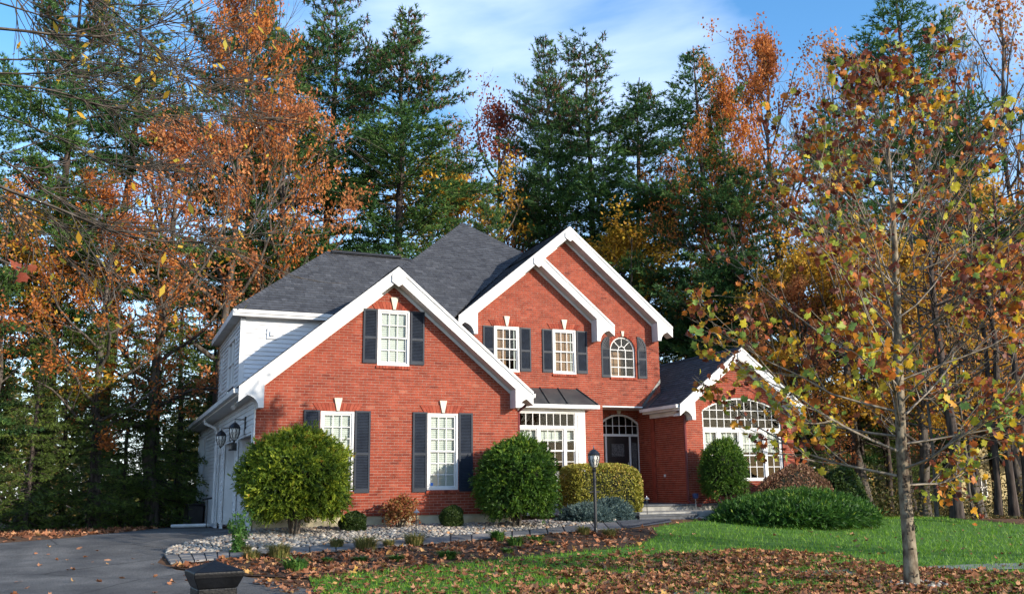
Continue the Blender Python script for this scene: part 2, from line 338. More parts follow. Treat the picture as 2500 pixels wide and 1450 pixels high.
def slab(mb, fr, v0, v1, l0, r0, l1, r1, h0, h1, hb=0, t=.5, m=0, back=False):
    """a piece proud of the surface: h0 at its lower edge, h1 at its upper edge"""
    if r0 - l0 < .004 and r1 - l1 < .004: return
    A = [fr.p(l0, v0, h0), fr.p(r0, v0, h0), fr.p(r1, v1, h1), fr.p(l1, v1, h1)]
    B = [fr.p(l0, v0, hb), fr.p(r0, v0, hb), fr.p(r1, v1, hb), fr.p(l1, v1, hb)]
    mb.poly(A, m, t)
    for i in range(4): j = (i + 1) % 4; mb.poly([A[j], A[i], B[i], B[j]], m, t)
def brick_wall(house, name, fr, poly, holes, first=0, seed=1, z0=0, label=None):
    """mortar backing + bricks; returns list of (distance, brick tuple) so the nearest ones become objects"""
    r = random.Random(seed); bk = MB(); C = .0677; row = 0; res = []
    for (v0, v1, l0, r0, l1, r1) in courses(poly, holes, C):
        bk.poly([fr.p(l0, v0), fr.p(r0, v0), fr.p(r1, v1), fr.p(l1, v1)])
        k = round((v0 - min(p[1] for p in poly)) / C)
        off = (k % 2) * .1015 + ((k * 37) % 11 - 5) * .0012
        a0, b0 = min(l0, l1), max(r0, r1)
        u = math.floor(a0 / .203) * .203 - off
        while u < b0:
            x0, x1 = u + .0055, u + .203 - .0055
            L0, R0, L1, R1 = max(x0, l0), min(x1, r0), max(x0, l1), min(x1, r1)
            if R0 - L0 > .012 or R1 - L1 > .012:
                R0 = max(R0, L0 + .002); R1 = max(R1, L1 + .002)
                h = .0055 + r.random() * .0035
                res.append((fr, v0 + .0052, v1 - .0052, L0, R0, L1, R1, h, r.gauss(.5, .17)))
            u += .203
    w = bk.build(name, M_mortar, house)
    return w, res
BR = []
def lay(walls):
    pass

def S_(v): return .83 * v
house = thing('brick_house', 'two-storey red brick house with white-trimmed gables, white garage siding and dark shingle roofs', 'house', (0, 0, gz(0)))
hz = gz(0)
# house parts are modelled in world coordinates; give children the inverse offset
_link = link
def link(name, me, parent=None, kind=None):
    o = _link(name, me, parent, kind)
    if parent is house: o.location = (0, 0, -hz)
    return o
YA, YB, YC, YD, YDOOR, XD, XG = 0.0, 4.09, 4.39, 2.49, 5.4, 10.95, -2.44
SL = .83
fA = Frame((0, YA, 0), (1, 0, 0), (0, 0, 1)); fB = Frame((0, YB, 0), (1, 0, 0), (0, 0, 1)); fC = Frame((0, YC, 0), (1, 0, 0), (0, 0, 1)); fD = Frame((0, YD, 0), (1, 0, 0), (0, 0, 1))
AX, AZ = .85, 6.10; BX, BZ = 6.55, 7.95; CX, CZ = 7.83, 8.98; DX, DZ = 12.94, 4.96; DSL = .775
walls = []
W1 = (-.92, -.10, .60, 2.49); W2 = (1.76, 2.57, .60, 2.49); WU = (.444, 1.27, 3.65, 5.06); W3 = (5.19, 6.03, 4.13, 5.55); W4 = (7.19, 8.0, 4.13, 5.55)
AR = (9.885, .475, 4.13, 5.015)
DW = (11.59, 14.64, .75, 2.96, 3.38)
pA = [(XG, 0), (4.22, 0), (4.22, AZ - SL * (4.22 - AX) - .12), (AX, AZ - .12), (XG, AZ - SL * (AX - XG) - .12)]
wA, bA = brick_wall(house, 'brick_wall', fA, pA, [rect(*W1), rect(*W2), rect(*WU)], seed=2)
pB = [(4.3, 0), (8.91, 0), (8.91, BZ - SL * (8.91 - BX) - .12), (BX, BZ - .12), (4.3, BZ - SL * (BX - 4.3) - .12)]
wB, bB = brick_wall(house, 'brick_wall', fB, pB, [rect(*W3), rect(*W4), rect(5.7, 7.9, .3, 2.95)], seed=3)
pC = [(8.91, 3.19), (11.27, 3.19), (11.27, CZ - SL * (11.27 - CX) - .12), (CX, CZ - .12), (4.9, CZ - SL * (CX - 4.9) - .12), (4.9, 6.1), (8.91, 5.3)]
wC, bC = brick_wall(house, 'brick_wall', fC, pC, [arch(*AR)], seed=4)
pD = [(XD, 0), (15.08, 0), (15.08, DZ - DSL * (15.08 - DX) - .12), (DX, DZ - .12), (XD, DZ - DSL * (DX - XD) - .12)]
wD, bD = brick_wall(house, 'brick_wall', fD, pD, [segarch(*DW)], seed=5)
fS = Frame((XD, YDOOR, 0), (0, -1, 0), (0, 0, 1))          # wing's side wall, facing left
wS, bS = brick_wall(house, 'brick_wall', fS, [(0, -.02), (YDOOR - YD, -.02), (YDOOR - YD, 3.13), (0, 3.13)], [], seed=6)
fE = Frame((0, YDOOR, 0), (1, 0, 0), (0, 0, 1))            # entry recess, back wall
wE, bE = brick_wall(house, 'brick_wall', fE, [(8.91, 0), (XD, 0), (XD, 3.19), (8.91, 3.19)], [segarch(9.44, 10.99 - .05, 0, 2.66, 3.0)], seed=7)
allb = []
for w_, bs in ((wA, bA), (wB, bB), (wC, bC), (wD, bD), (wS, bS), (wE, bE)):
    for b in bs:
        fr, v0, v1, l0, r0, l1, r1, h, t = b
        c = fr.p((l0 + r0) / 2, (v0 + v1) / 2); d = c - CAM; dep = d.dot(FW); vis = abs(d.normalized().dot(fr.n))
        hidden = 1 if (w_ in (wB,) and c.x < 5.2 and c.z < 5) or (w_ in (wC,) and (c.z < BZ - SL * abs(c.x - BX) and c.x < 8.9)) else 0
        size = (max(r0, r1) - min(l0, l1)) * vis / dep ** 2 * (0 if hidden else 1)
        if w_ is wA and v1 < .9 and c.x < .4: size *= .2
        allb.append((size, w_, b))
allb.sort(key=lambda q: -q[0])
rest = {}
for i, (s_, w_, b) in enumerate(allb):
    fr, v0, v1, l0, r0, l1, r1, h, t = b
    mb = MB() if i < 300 else rest.setdefault(w_.name, (w_, MB()))[1]
    slab(mb, fr, v0, v1, l0, r0, l1, r1, h, h, -.001, min(1, max(0, t)))
    if i < 300: mb.build('brick', M_brick, w_)
for w_, mb in rest.values(): mb.build('bricks', M_brick, w_, kind='stuff')
# foundation strips
for fb in ((XG + .03, 4.2, .02, .3), (4.25, 10.9, YB + .02, YB + .3), (XD + .03, 15.05, YD + .02, YD + .3)): MB().box(*fb, -.55, -.001).build('foundation', M_found, house)

# ------------------------------------------------------------------ windows
def lintel(parent, cx, w, z, y, flare=.12, h=.20):
    """flared soldier course of single bricks with a pale keystone"""
    lt = MB(); n = int(w / .075); r = random.Random(int(cx * 100))
    for i in range(n):
        a, b = i / n, (i + 1) / n; g = .006
        x0 = cx - w / 2 + w * a; x1 = cx - w / 2 + w * b - g
        s0 = (a - .5) * 2 * flare; s1 = (b - .5) * 2 * flare; hh = h - abs(a + .5 / n - .5) * .03
        lt.prism([(x0, y - .022 - r.random() * .006, z), (x1, y - .022, z), (x1 + s1, y - .022, z + hh), (x0 + s0, y - .022, z + hh)], (0, .03, 0), 0, r.random())
    o = lt.build('lintel', M_brickd, parent)
    MB().prism([(cx - .032, y - .055, z + .004), (cx + .032, y - .055, z + .004), (cx + .098, y - .055, z + .315), (cx - .098, y - .055, z + .315)], (0, .07, 0)).build('keystone', M_key, o, bevel=.004)
def brick_sill(parent, x0, x1, z, y):
    s = MB(); n = int((x1 - x0) / .076); r = random.Random(5)
    for i in range(n):
        a = x0 + (x1 - x0) * i / n; b = x0 + (x1 - x0) * (i + 1) / n - .008
        s.prism([(a, y - .05, z - .075), (a, y - .05, z - .012), (a, y + .02, z + .004), (a, y + .02, z - .075)], (b - a, 0, 0), 0, r.random())
    s.build('brick_sill', M_brickd, parent)
def frame_box(mb, x0, x1, z0, z1, y, t, d):
    mb.box(x0, x1, y, y + d, z0, z0 + t).box(x0, x1, y, y + d, z1 - t, z1).box(x0, x0 + t, y, y + d, z0 + t, z1 - t).box(x1 - t, x1, y, y + d, z0 + t, z1 - t)
def grid(mb, x0, x1, z0, z1, y, nc, nr, t=.020, d=.016):
    for i in range(1, nc): x = x0 + (x1 - x0) * i / nc; mb.box(x - t / 2, x + t / 2, y, y + d, z0, z1)
    for j in range(1, nr): z = z0 + (z1 - z0) * j / nr; mb.box(x0, x1, y + .001, y + d - .001, z - t / 2, z + t / 2)
def blind(parent, x0, x1, z0, z1, y, mat=None, tilt=.012, step=.05):
    b = MB(); z = z0
    while z < z1: b.poly([(x0, y, z), (x1, y, z), (x1, y + tilt, z + step * .96), (x0, y + tilt, z + step * .96)]); z += step
    b.build('blind', mat or M_blind, parent)
def room(mb, x0, x1, z0, z1, y, d=.8):
    mb.poly([(x0, y + d, z0), (x1, y + d, z0), (x1, y + d, z1), (x0, y + d, z1)])
    mb.poly([(x0, y, z0), (x0, y + d, z0), (x0, y + d, z1), (x0, y, z1)]).poly([(x1, y, z0), (x1, y + d, z0), (x1, y + d, z1), (x1, y, z1)])
    mb.poly([(x0, y, z0), (x1, y, z0), (x1, y + d, z0), (x0, y + d, z0)]).poly([(x0, y, z1), (x1, y, z1), (x1, y + d, z1), (x0, y + d, z1)])
def double_hung(x0, x1, z0, z1, y, nc=3, nr=3, bl=None, bfrac=1.0, trim=.055, lint=True, sill=True, label=None):
    """outer frame = the part; sashes, muntins, panes, blind, sill, lintel = its sub-parts"""
    f = MB(); frame_box(f, x0, x1, z0, z1, y - .012, trim, .09)
    w = f.build('window', M_white, house)
    if label: w['label'] = label
    a0, a1, b0, b1 = x0 + trim, x1 - trim, z0 + trim, z1 - trim; zm = (b0 + b1) / 2
    for k, (s0, s1, yy) in enumerate(((b0, zm + .02, y + .035), (zm - .02, b1, y + .012))):
        s = MB(); frame_box(s, a0 + .002, a1 - .002, s0 + .002, s1 - .002, yy, .038, .03); s.build('sash', M_white, w)
        mt = MB(); grid(mt, a0 + .04, a1 - .04, s0 + .04, s1 - .04, yy + .004, nc, nr); mt.build('muntin', M_white, w)
        for i in range(nc):
            for j in range(nr):
                g = MB(); u0 = a0 + .04 + (a1 - a0 - .08) * i / nc; u1 = a0 + .04 + (a1 - a0 - .08) * (i + 1) / nc; q0 = s0 + .04 + (s1 - s0 - .08) * j / nr; q1 = s0 + .04 + (s1 - s0 - .08) * (j + 1) / nr
                tl = (((i * 7 + j * 13 + k * 5) % 9) - 4) * .0004
                g.poly([(u0, yy + .013 - tl, q0), (u1, yy + .013 + tl, q0), (u1, yy + .013 + tl, q1), (u0, yy + .013 - tl, q1)]); g.build('pane', M_glass, w)
    rm = MB(); room(rm, a0 - .04, a1 + .04, b0 - .05, b1 + .05, y + .068); rm.build('room', M_room, w)
    if bl: blind(w, a0 - .01, a1 + .01, b0 + (b1 - b0) * (1 - bfrac), b1, y + .075, bl)
    if lint: lintel(w, (x0 + x1) / 2, (x1 - x0) + .16, z1 + .004, y)
    if sill: brick_sill(w, x0 - .03, x1 + .03, z0 - .004, y)
    return w
def shutter(x0, x1, z0, z1, y, label=None, arched=None):
    s = MB(); st = .045; yy = y - .042; zr = z0 + (z1 - z0) * .47
    if arched is None:
        frame_box(s, x0, x1, z0, z1, yy, st, .034)
        s.box(x0 + st, x1 - st, yy + .001, yy + .034, zr - .03, zr + .03).box(x0 + st, x1 - st, yy + .001, yy + .034, z0 + st, z0 + st + .05)
        s.box(x0 + st, x1 - st, yy + .026, yy + .034, z0 + st, z1 - st)
        top = z1 - st
    else:
        zs = arched; r = x1 - x0; cx = x0 if shutter.flip else x1
        n = 10; arc = [(cx + (1 if shutter.flip else -1) * r * math.cos(a), zs + r * 1.3 * math.sin(a)) for a in [math.pi / 2 * i / n for i in range(n + 1)]]
        pts = [(x0, yy + .02, z0), (x1, yy + .02, z0)] if not shutter.flip else [(x1, yy + .02, z0), (x0, yy + .02, z0)]
        far = x1 if not shutter.flip else x0
        poly = [(far, yy + .02, z0), (x0 + x1 - far, yy + .02, z0)] + [(px, yy + .02, pz) for px, pz in arc]
        s.prism(poly, (0, .014, 0))
        s.box(x0, x0 + st, yy, yy + .02, z0, zs).box(x1 - st, x1, yy, yy + .02, z0, zs).box(x0 + st, x1 - st, yy, yy + .02, z0, z0 + .09).box(x0 + st, x1 - st, yy, yy + .02, zr - .03, zr + .03).box(x0 + st, x1 - st, yy, yy + .02, zs - .03, zs)
        for a, b in zip(arc[:-1], arc[1:]):
            s.prism([(a[0], yy, a[1]), (b[0], yy, b[1]), (cx + (b[0] - cx) * .84, yy, zs + (b[1] - zs) * .88), (cx + (a[0] - cx) * .84, yy, zs + (a[1] - zs) * .88)], (0, .02, 0))
        for i in range(6):
            a = math.pi / 2 * (i + .5) / 6; sg = 1 if shutter.flip else -1; da = .07
            s.prism([(cx, yy + .004, zs + .01), (cx + sg * r * .82 * math.cos(a - da), yy + .004, zs + r * 1.13 * math.sin(a - da)), (cx + sg * r * .82 * math.cos(a + da), yy + .004, zs + r * 1.13 * math.sin(a + da))], (0, .014, 0))
        top = zs - .03
    o = s.build('shutter', M_shut, house)
    if label: o['label'] = label
    lv = MB()
    for a, b in ((z0 + .10, zr - .035), (zr + .035, top)):
        n = int((b - a) / .036)
        for i in range(n):
            z = a + (b - a) * i / n
            lv.prism([(x0 + st, yy + .004, z), (x0 + st, yy + .024, z + .028), (x0 + st, yy + .026, z + .022), (x0 + st, yy + .008, z - .003)], (x1 - x0 - 2 * st, 0, 0))
    lv.build('louvres', M_shut, o, kind='stuff')
    return o
shutter.flip = False
double_hung(*W1, YA, bl=M_blind); w2 = double_hung(*W2, YA, bl=M_blind)
st = MB().box(1.865, 1.93, YA + .036, YA + .040, .705, .775).build('blue_sticker', M_blue2, w2)
double_hung(*WU, YA, nc=3, nr=2, bl=M_blind)
wn3 = double_hung(*W3, YB, nc=3, nr=2); blind(wn3, W3[0] + .06, W3[0] + .42, W3[2] + .05, W3[3] - .05, YB + .082, M_wood)
wn4 = double_hung(*W4, YB, nc=3, nr=2); blind(wn4, W4[0] + .06, W4[1] - .06, W4[2] + .05, W4[3] - .05, YB + .082, M_wood)
for ww, xs in ((wn3, (5.29, 5.87)), (wn4, (7.29, 7.84))):
    for x in xs: MB().box(x, x + .035, YB + .070, YB + .078, 4.19, 5.49).build('blind_tape', M_blind, ww)
for a, b in ((-1.32, -.94), (-.085, .30), (1.375, 1.745), (2.585, 2.96)): shutter(a, b, .555, 2.512, YA)
for a, b in ((.072, .430), (1.285, 1.655)): shutter(a, b, 3.69, 5.055, YA)
for a, b in ((4.815, 5.175), (6.05, 6.42), (6.82, 7.175), (8.02, 8.40)): shutter(a, b, 4.16, 5.535, YB)
shutter.flip = False; shutter(9.07, 9.395, 4.11, YC and 5.49, YC, 'arched louvred shutter with a fan-shaped head', arched=5.06)
shutter.flip = True; shutter(10.43, 10.775, 4.11, 5.49, YC, 'arched louvred shutter with a fan-shaped head', arched=5.06); shutter.flip = False
# round-headed window
def ring(mb, cx, cz, r0, r1, y, d, a0=0, a1=math.pi, n=16, t=.5):
    for i in range(n):
        a = a0 + (a1 - a0) * i / n; b = a0 + (a1 - a0) * (i + 1) / n
        mb.prism([(cx + r0 * math.cos(a), y, cz + r0 * math.sin(a)), (cx + r1 * math.cos(a), y, cz + r1 * math.sin(a)), (cx + r1 * math.cos(b), y, cz + r1 * math.sin(b)), (cx + r0 * math.cos(b), y, cz + r0 * math.sin(b))], (0, d, 0), 0, t)
cx, rr_, z0, zs = AR; y = YC + .05
f = MB(); ring(f, cx, zs, rr_ - .055, rr_ + .001, y, .08); f.box(cx - rr_, cx - rr_ + .055, y, y + .08, z0, zs).box(cx + rr_ - .055, cx + rr_, y, y + .08, z0, zs).box(cx - rr_ + .055, cx + rr_ - .055, y, y + .08, z0, z0 + .055)
wa = f.build('window', M_white, house); wa['label'] = 'round-headed window with a fan of muntins'
mt = MB(); t_w = .022
for i in (1, 2): x = cx - rr_ + .055 + (2 * rr_ - .11) * i / 3; mt.box(x - t_w / 2, x + t_w / 2, y + .02, y + .04, z0 + .05, zs + .04)
for j in (1, 2, 3): z = z0 + .055 + (zs + .03 - z0 - .055) * j / 3; mt.box(cx - rr_ + .055, cx + rr_ - .055, y + .021, y + .039, z - t_w / 2, z + t_w / 2)
zf = zs + .03; ring(mt, cx, zf, .115, .137, y + .02, .02, n=10)
for a in (45, 90, 135):
    a = math.radians(a); d_ = Vector((math.cos(a), 0, math.sin(a))); q = Vector((-d_.z, 0, d_.x)) * .011; p0 = Vector((cx, y + .02, zf)) + d_ * .13; p1 = Vector((cx, y + .02, zf)) + d_ * (.40 if a != math.pi / 2 else .39)
    mt.prism([p0 - q, p1 - q, p1 + q, p0 + q], (0, .02, 0))
mt.build('muntin', M_white, wa)
g = MB(); g.poly([(cx - rr_ + .05, y + .03, z0 + .05), (cx + rr_ - .05, y + .03, z0 + .05)] + [(cx + (rr_ - .05) * math.cos(a), y + .03, zs + (rr_ - .05) * math.sin(a)) for a in [math.pi * i / 14 for i in range(15)]]); g.build('pane', M_glass, wa)
rm = MB(); room(rm, cx - rr_, cx + rr_, z0, zs + rr_, y + .09); rm.build('room', M_room, wa)
MB().box(cx - .2, cx + .25, y + .4, y + .42, z0, z0 + .9).build('door_inside', M_wood, wa)
lt = MB(); rn = random.Random(3)
for i in range(20):
    a = math.pi * i / 20; ring(lt, cx, zs, rr_ + .004, rr_ + .125, YC - .016, .03, a + .012, a + math.pi / 20 - .006, 1, rn.random())
ah = lt.build('lintel', M_brickd, wa); MB().prism([(cx - .03, YC - .05, zs + rr_ + .005), (cx + .03, YC - .05, zs + rr_ + .005), (cx + .055, YC - .05, zs + rr_ + .175), (cx - .055, YC - .05, zs + rr_ + .175)], (0, .06, 0)).build('keystone', M_key, ah)
brick_sill(wa, cx - rr_ - .02, cx + rr_ + .02, z0 - .004, YC)
jb = MB(); ring(jb, cx, zs, rr_, rr_ + .002, YC, .09); jb.box(cx - rr_ - .002, cx - rr_, YC, YC + .09, z0, zs).box(cx + rr_, cx + rr_ + .002, YC, YC + .09, z0, zs); jb.build('reveal', M_brickd, wa)
# ------------------------------------------------------------------ wide arched window of the right wing
u0, u1, z0, vs, vt = DW; y = YD + .04; hw = (u1 - u0) / 2; uc = (u0 + u1) / 2; hh = vt - vs; RA = (hw * hw + hh * hh) / (2 * hh); cz = vt - RA; aa = math.asin(hw / RA)
f = MB(); ring(f, uc, cz, RA - .06, RA, y, .08, math.pi / 2 - aa, math.pi / 2 + aa, 16)
f.box(u0, u0 + .06, y, y + .08, z0, vs).box(u1 - .06, u1, y, y + .08, z0, vs).box(u0 + .06, u1 - .06, y, y + .08, z0, z0 + .06).box(u0 + .06, u1 - .06, y - .01, y + .08, 2.30, 2.42)
mull = [12.20, 13.02, 13.98]
for x in mull: f.box(x - .055, x + .055, y - .008, y + .08, z0 + .06, 2.30)
wd = f.build('window', M_white, house); wd['label'] = 'wide window under a flat arch, many small panes above four sashes'
mt = MB(); nC = 11
top = lambda x: cz + math.sqrt(RA * RA - (x - uc) ** 2) - .05
for i in range(1, nC): x = u0 + .06 + (u1 - u0 - .12) * i / nC; mt.box(x - .011, x + .011, y + .02, y + .04, 2.42, top(x))
for z in (2.69, 2.97): a = math.sqrt(max(0, (RA - .06) ** 2 - (z - cz) ** 2)) if z > vs else hw - .06; a = min(a, hw - .06); mt.box(uc - a, uc + a, y + .021, y + .039, z - .011, z + .011)
ed = [u0 + .06] + [q for x in mull for q in (x - .055, x + .055)] + [u1 - .06]
for k in range(4):
    a, b = ed[2 * k], ed[2 * k + 1]; nc = 3 if b - a > .6 else 2; zm = 1.55
    for s0, s1 in ((z0 + .06, zm + .015), (zm - .015, 2.30)):
        s = MB(); frame_box(s, a + .001, b - .001, s0, s1 - .001, y + (.03 if s0 < 1 else .01), .035, .028); s.build('sash', M_white, wd); grid(mt, a + .035, b - .035, s0 + .035, s1 - .035, y + (.036 if s0 < 1 else .016), nc, 2)
        MB().poly([(a, y + .045, s0), (b, y + .045, s0), (b, y + .045, s1), (a, y + .045, s1)]).build('pane', M_glass, wd)
    blind(wd, a, b, zm + .1, 2.28, y + .12)
mt.build('muntin', M_white, wd)
MB().poly([(u0 + .05, y + .03, 2.42), (u1 - .05, y + .03, 2.42)] + [(uc + (RA - .05) * math.cos(a), y + .03, cz + (RA - .05) * math.sin(a)) for a in [math.pi / 2 - aa * .97 + 2 * aa * .97 * i / 14 for i in range(15)]]).build('pane', M_glass, wd)
rm = MB(); room(rm, u0, u1, z0, vt, y + .09, 1.6); rm.build('room', M_room, wd)
lt = MB(); n = 40
for i in range(n):
    a = math.pi / 2 - aa * 1.03 + 2 * aa * 1.03 * i / n; ring(lt, uc, cz, RA + .004, RA + .12, YD - .016, .03, a + .0012, a + 2 * aa * 1.03 / n - .0012, 1, rn.random())
lt.build('lintel', M_brickd, wd)
# ------------------------------------------------------------------ box bay with metal roof
by = YB - .50; bx0, bx1 = 5.66, 8.02
f = MB(); f.box(bx0, bx1, by + .02, YB - .001, -.2, 2.985)
b0 = MB(); b0.box(bx0, bx1, by + .0, by + .1, -.2, .98)
b0.box(7.67, bx1, by, by + .12, .98, 2.86).box(bx0, 5.76, by, by + .12, .98, 2.86).box(bx0, bx1, by - .004, by + .12, 2.862, 2.985)
b0.box(7.9, bx1, by + .12, YB, -.2, 2.985).box(bx0, bx0 + .1, by + .12, YB, -.2, 2.985)
b0.box(5.76, 7.67, by - .012, by + .10, 2.37, 2.44).box(5.76, 7.67, by - .012, by + .1, .98, 1.04)
for x in (6.42, 7.31): b0.box(x - .04, x + .04, by - .008, by + .10, 1.04, 2.37)
bay = b0.build('bay', M_white, house); bay['label'] = 'white box bay with a row of small panes over three sashes'
MB().box(7.76, 7.93, by - .016, by, 1.02, 2.80).build('corner_panel', M_white, bay)
mt = MB(); nC = 8; frame_box(mt, 5.76, 7.67, 2.44, 2.862, by + .02, .03, .05)
for i in range(1, nC): x = 5.79 + 1.85 * i / nC; mt.box(x - .011, x + .011, by + .03, by + .05, 2.47, 2.832)
ed = [5.76, 6.38, 6.46, 7.27, 7.35, 7.67]
for k in range(3):
    a, b = ed[2 * k], ed[2 * k + 1]; nc = (3, 3, 1)[k]
    for s0, s1 in ((1.04, 1.72), (1.69, 2.37)):
        s = MB(); yy = by + (.045 if s0 < 1.2 else .02); frame_box(s, a + .001, b - .001, s0 + .001, s1 - .001, yy, .04, .03); s.build('sash', M_white, bay); grid(mt, a + .04, b - .04, s0 + .04, s1 - .04, yy + .005, nc, 2)
        MB().poly([(a, yy + .015, s0), (b, yy + .015, s0), (b, yy + .015, s1), (a, yy + .015, s1)]).build('pane', M_glass, bay)
    blind(bay, a, b, 1.98, 2.37, by + .13)
mt.build('muntin', M_white, bay)
MB().poly([(5.77, by + .04, 2.45), (7.66, by + .04, 2.45), (7.66, by + .04, 2.85), (5.77, by + .04, 2.85)]).build('pane', M_glass, bay)
rm = MB(); room(rm, 5.75, 7.68, 1, 2.88, by + .14, 1.6); rm.build('room', M_room, bay)
ey = YB - .72
mr_ = MB(); T = [(6.1, YB + .001, 3.66), (7.99, YB + .001, 3.66)]; E_ = [(5.62, ey, 3.10), (8.38, ey, 3.10)]
mr_.poly([E_[0], E_[1], T[1], T[0]]).poly([E_[1], (8.38, YB, 3.10), T[1]]).poly([(5.62, YB, 3.1), E_[0], T[0]])
rf = mr_.build('bay_roof', M_metal, house); rf['label'] = 'hipped metal roof with standing seams over the box bay'
for x in (6.1, 6.72, 7.34, 7.99):
    xt = 6.1 + (x - 6.1); xb = x if x < 7.9 else 8.38
    if x == 6.1: xb = 6.1
    p0, p1 = Vector((xb, ey, 3.105)), Vector((xt, YB, 3.665)); q = Vector((.012, 0, 0)); MB().prism([p0 - q, p0 + q, p1 + q, p1 - q], (0, -.012, .032)).build('seam', M_metal, rf)
MB().box(5.6, 8.36, ey + .01, YB - .001, 2.985, 3.09).box(5.55, 8.42, ey - .03, ey + .01, 2.985, 3.10).box(8.36, 8.42, ey + .012, YB - .001, 2.985, 3.10).build('fascia', M_white, house)
# ------------------------------------------------------------------ roofs
roof_parts = []; shingles_all = []
def roof_plane(name, o, u, v, poly, seed=1, front=True, exp=.143):
    """poly in (u, v) metres on the slope; shingle tabs laid in courses"""
    fr = Frame(o, u, v); r = random.Random(seed)
    b = MB(); b.prism([fr.p(a, c, 0) for a, c in poly], tuple(-fr.n * .05)); rp = b.build('roof', M_under, house)
    k = 0
    for (v0, v1, l0, r0, l1, r1) in courses(poly, [], exp):
        k += 1; x = min(l0, l1) - r.random() * .3
        while x < max(r0, r1):
            wd_ = r.choice((.16, .22, .28, .33)); x1 = x + wd_
            L0, R0, L1, R1 = max(x, l0), min(x1, r0), max(x, l1), min(x1, r1)
            if R0 - L0 > .01 or R1 - L1 > .01:
                R0 = max(R0, L0 + .001); R1 = max(R1, L1 + .001); h = .013 + r.random() * .009
                c = fr.p((L0 + R0) / 2, (v0 + v1) / 2); dd = c - CAM; sz = (R0 - L0) * abs(dd.normalized().dot(fr.n)) / dd.dot(FW) if front and dd.dot(fr.n) < 0 else 0
                shingles_all.append((sz, rp, (fr, v0, v1, L0 + .0015, R0 - .0015, L1 + .0015, R1 - .0015, h, .003, 0, min(1, max(0, r.gauss(.45, .20))))))
            x = x1
    return rp
CS = 1 / math.sqrt(1 + SL * SL)      # cos of the pitch
def slope_x(xe, ze, xr, y0, y1, side, seed, yb0=None, yb1=None, front=True):
    """roof slope whose eave runs along Y at xe and whose ridge is at xr; side -1 = falls to the left. (y0,y1) at eave, (yb0,yb1) at ridge"""
    Ls = abs(xr - xe) / CS
    if side < 0:   # normal must point up: u along -Y, v up-slope
        fr_u, fr_v = (0, -1, 0), (1, 0, SL); poly = [(-y1, 0), (-y0, 0), (-(yb0 if yb0 is not None else y0), Ls), (-(yb1 if yb1 is not None else y1), Ls)]
    else:
        fr_u, fr_v = (0, 1, 0), (-1, 0, SL); poly = [(y0, 0), (y1, 0), (yb1 if yb1 is not None else y1, Ls), (yb0 if yb0 is not None else y0, Ls)]
    return roof_plane('roof', (xe, 0, ze), fr_u, fr_v, poly, seed, front)
OV = .37
# gable A
zt = lambda ax, az, x, sl=SL: az - sl * abs(x - ax)
slope_x(-2.89, zt(AX, AZ, -2.89), AX, -OV, 3.56, -1, 11)
slope_x(4.50, zt(AX, AZ, 4.50), AX, -OV, 4.06, 1, 12)
# lower garage roof that carries on behind, under the upper storey
slope_x(-2.89, zt(AX, AZ, -2.89), -1.9, 3.57, 16.2, -1, 30)
# gable B
slope_x(3.88, zt(BX, BZ, 3.88), BX, -OV + YB, 3.62 + .1, -1, 13, yb0=YB - OV, yb1=6.35)
slope_x(9.22, zt(BX, BZ, 9.22), BX, -OV + YB, YC - .02, 1, 14)
# gable C: left slope above B's ridge, right slope whole
x0_ = BX + .02; z0_ = zt(CX, CZ, x0_)
slope_x(x0_, z0_, CX, YC - OV, 6.4, -1, 15, yb0=YC - OV, yb1=7.6)
slope_x(11.60, zt(CX, CZ, 11.60), CX, YC - OV, 14, 1, 16)
# back of C's left slope (ridge hidden) and main hip
PK = Vector((5.9, 9.0, 10.22)); ME = 3.33; MZ = PK.z - SL * (PK.y - ME)
k_ = PK.y - ME; kR = 1.71
def onmain(x, y): return (x, (y - ME) / CS)
roof_plane('roof', (0, ME, MZ), (1, 0, 0), (0, 1, SL), [onmain(PK.x - k_, ME), onmain(3.55, ME), onmain(3.9, 3.72), onmain(6.55, 6.3), onmain(PK.x + kR, PK.y - kR), onmain(PK.x, PK.y)], 17)
roof_plane('roof', (PK.x - k_, 0, MZ), (0, -1, 0), (1, 0, SL), [(-14.6, 0), (-ME, 0), (-PK.y, k_ / CS)], 18)
roof_plane('roof', (0, 14.67, MZ), (-1, 0, 0), (0, -1, SL), [(-11.5, 0), (-(PK.x - k_), 0), (-PK.x, k_ / CS), (-(PK.x + 1.3), k_ / CS * .86)], 19, front=False)
# upper volume over the garage, hipped
UE = ME + .03; UX = -2.69; UZ = MZ - .025; half = 3.07
uv = lambda x, y: (x, (y - UE) / CS)
roof_plane('roof', (0, UE, UZ), (1, 0, 0), (0, 1, SL), [uv(UX, UE), uv(1.0, UE), uv(3.35, UE + half), uv(UX + half, UE + half)], 20)
roof_plane('roof', (UX, 0, UZ), (0, -1, 0), (1, 0, SL), [(-(UE + 2 * half), 0), (-UE, 0), (-(UE + half), half / CS)], 21)
roof_plane('roof', (0, UE + 2 * half, UZ), (-1, 0, 0), (0, -1, SL), [(-3, 0), (-UX, 0), (-(UX + half), half / CS), (-3, half / CS)], 22, front=False)
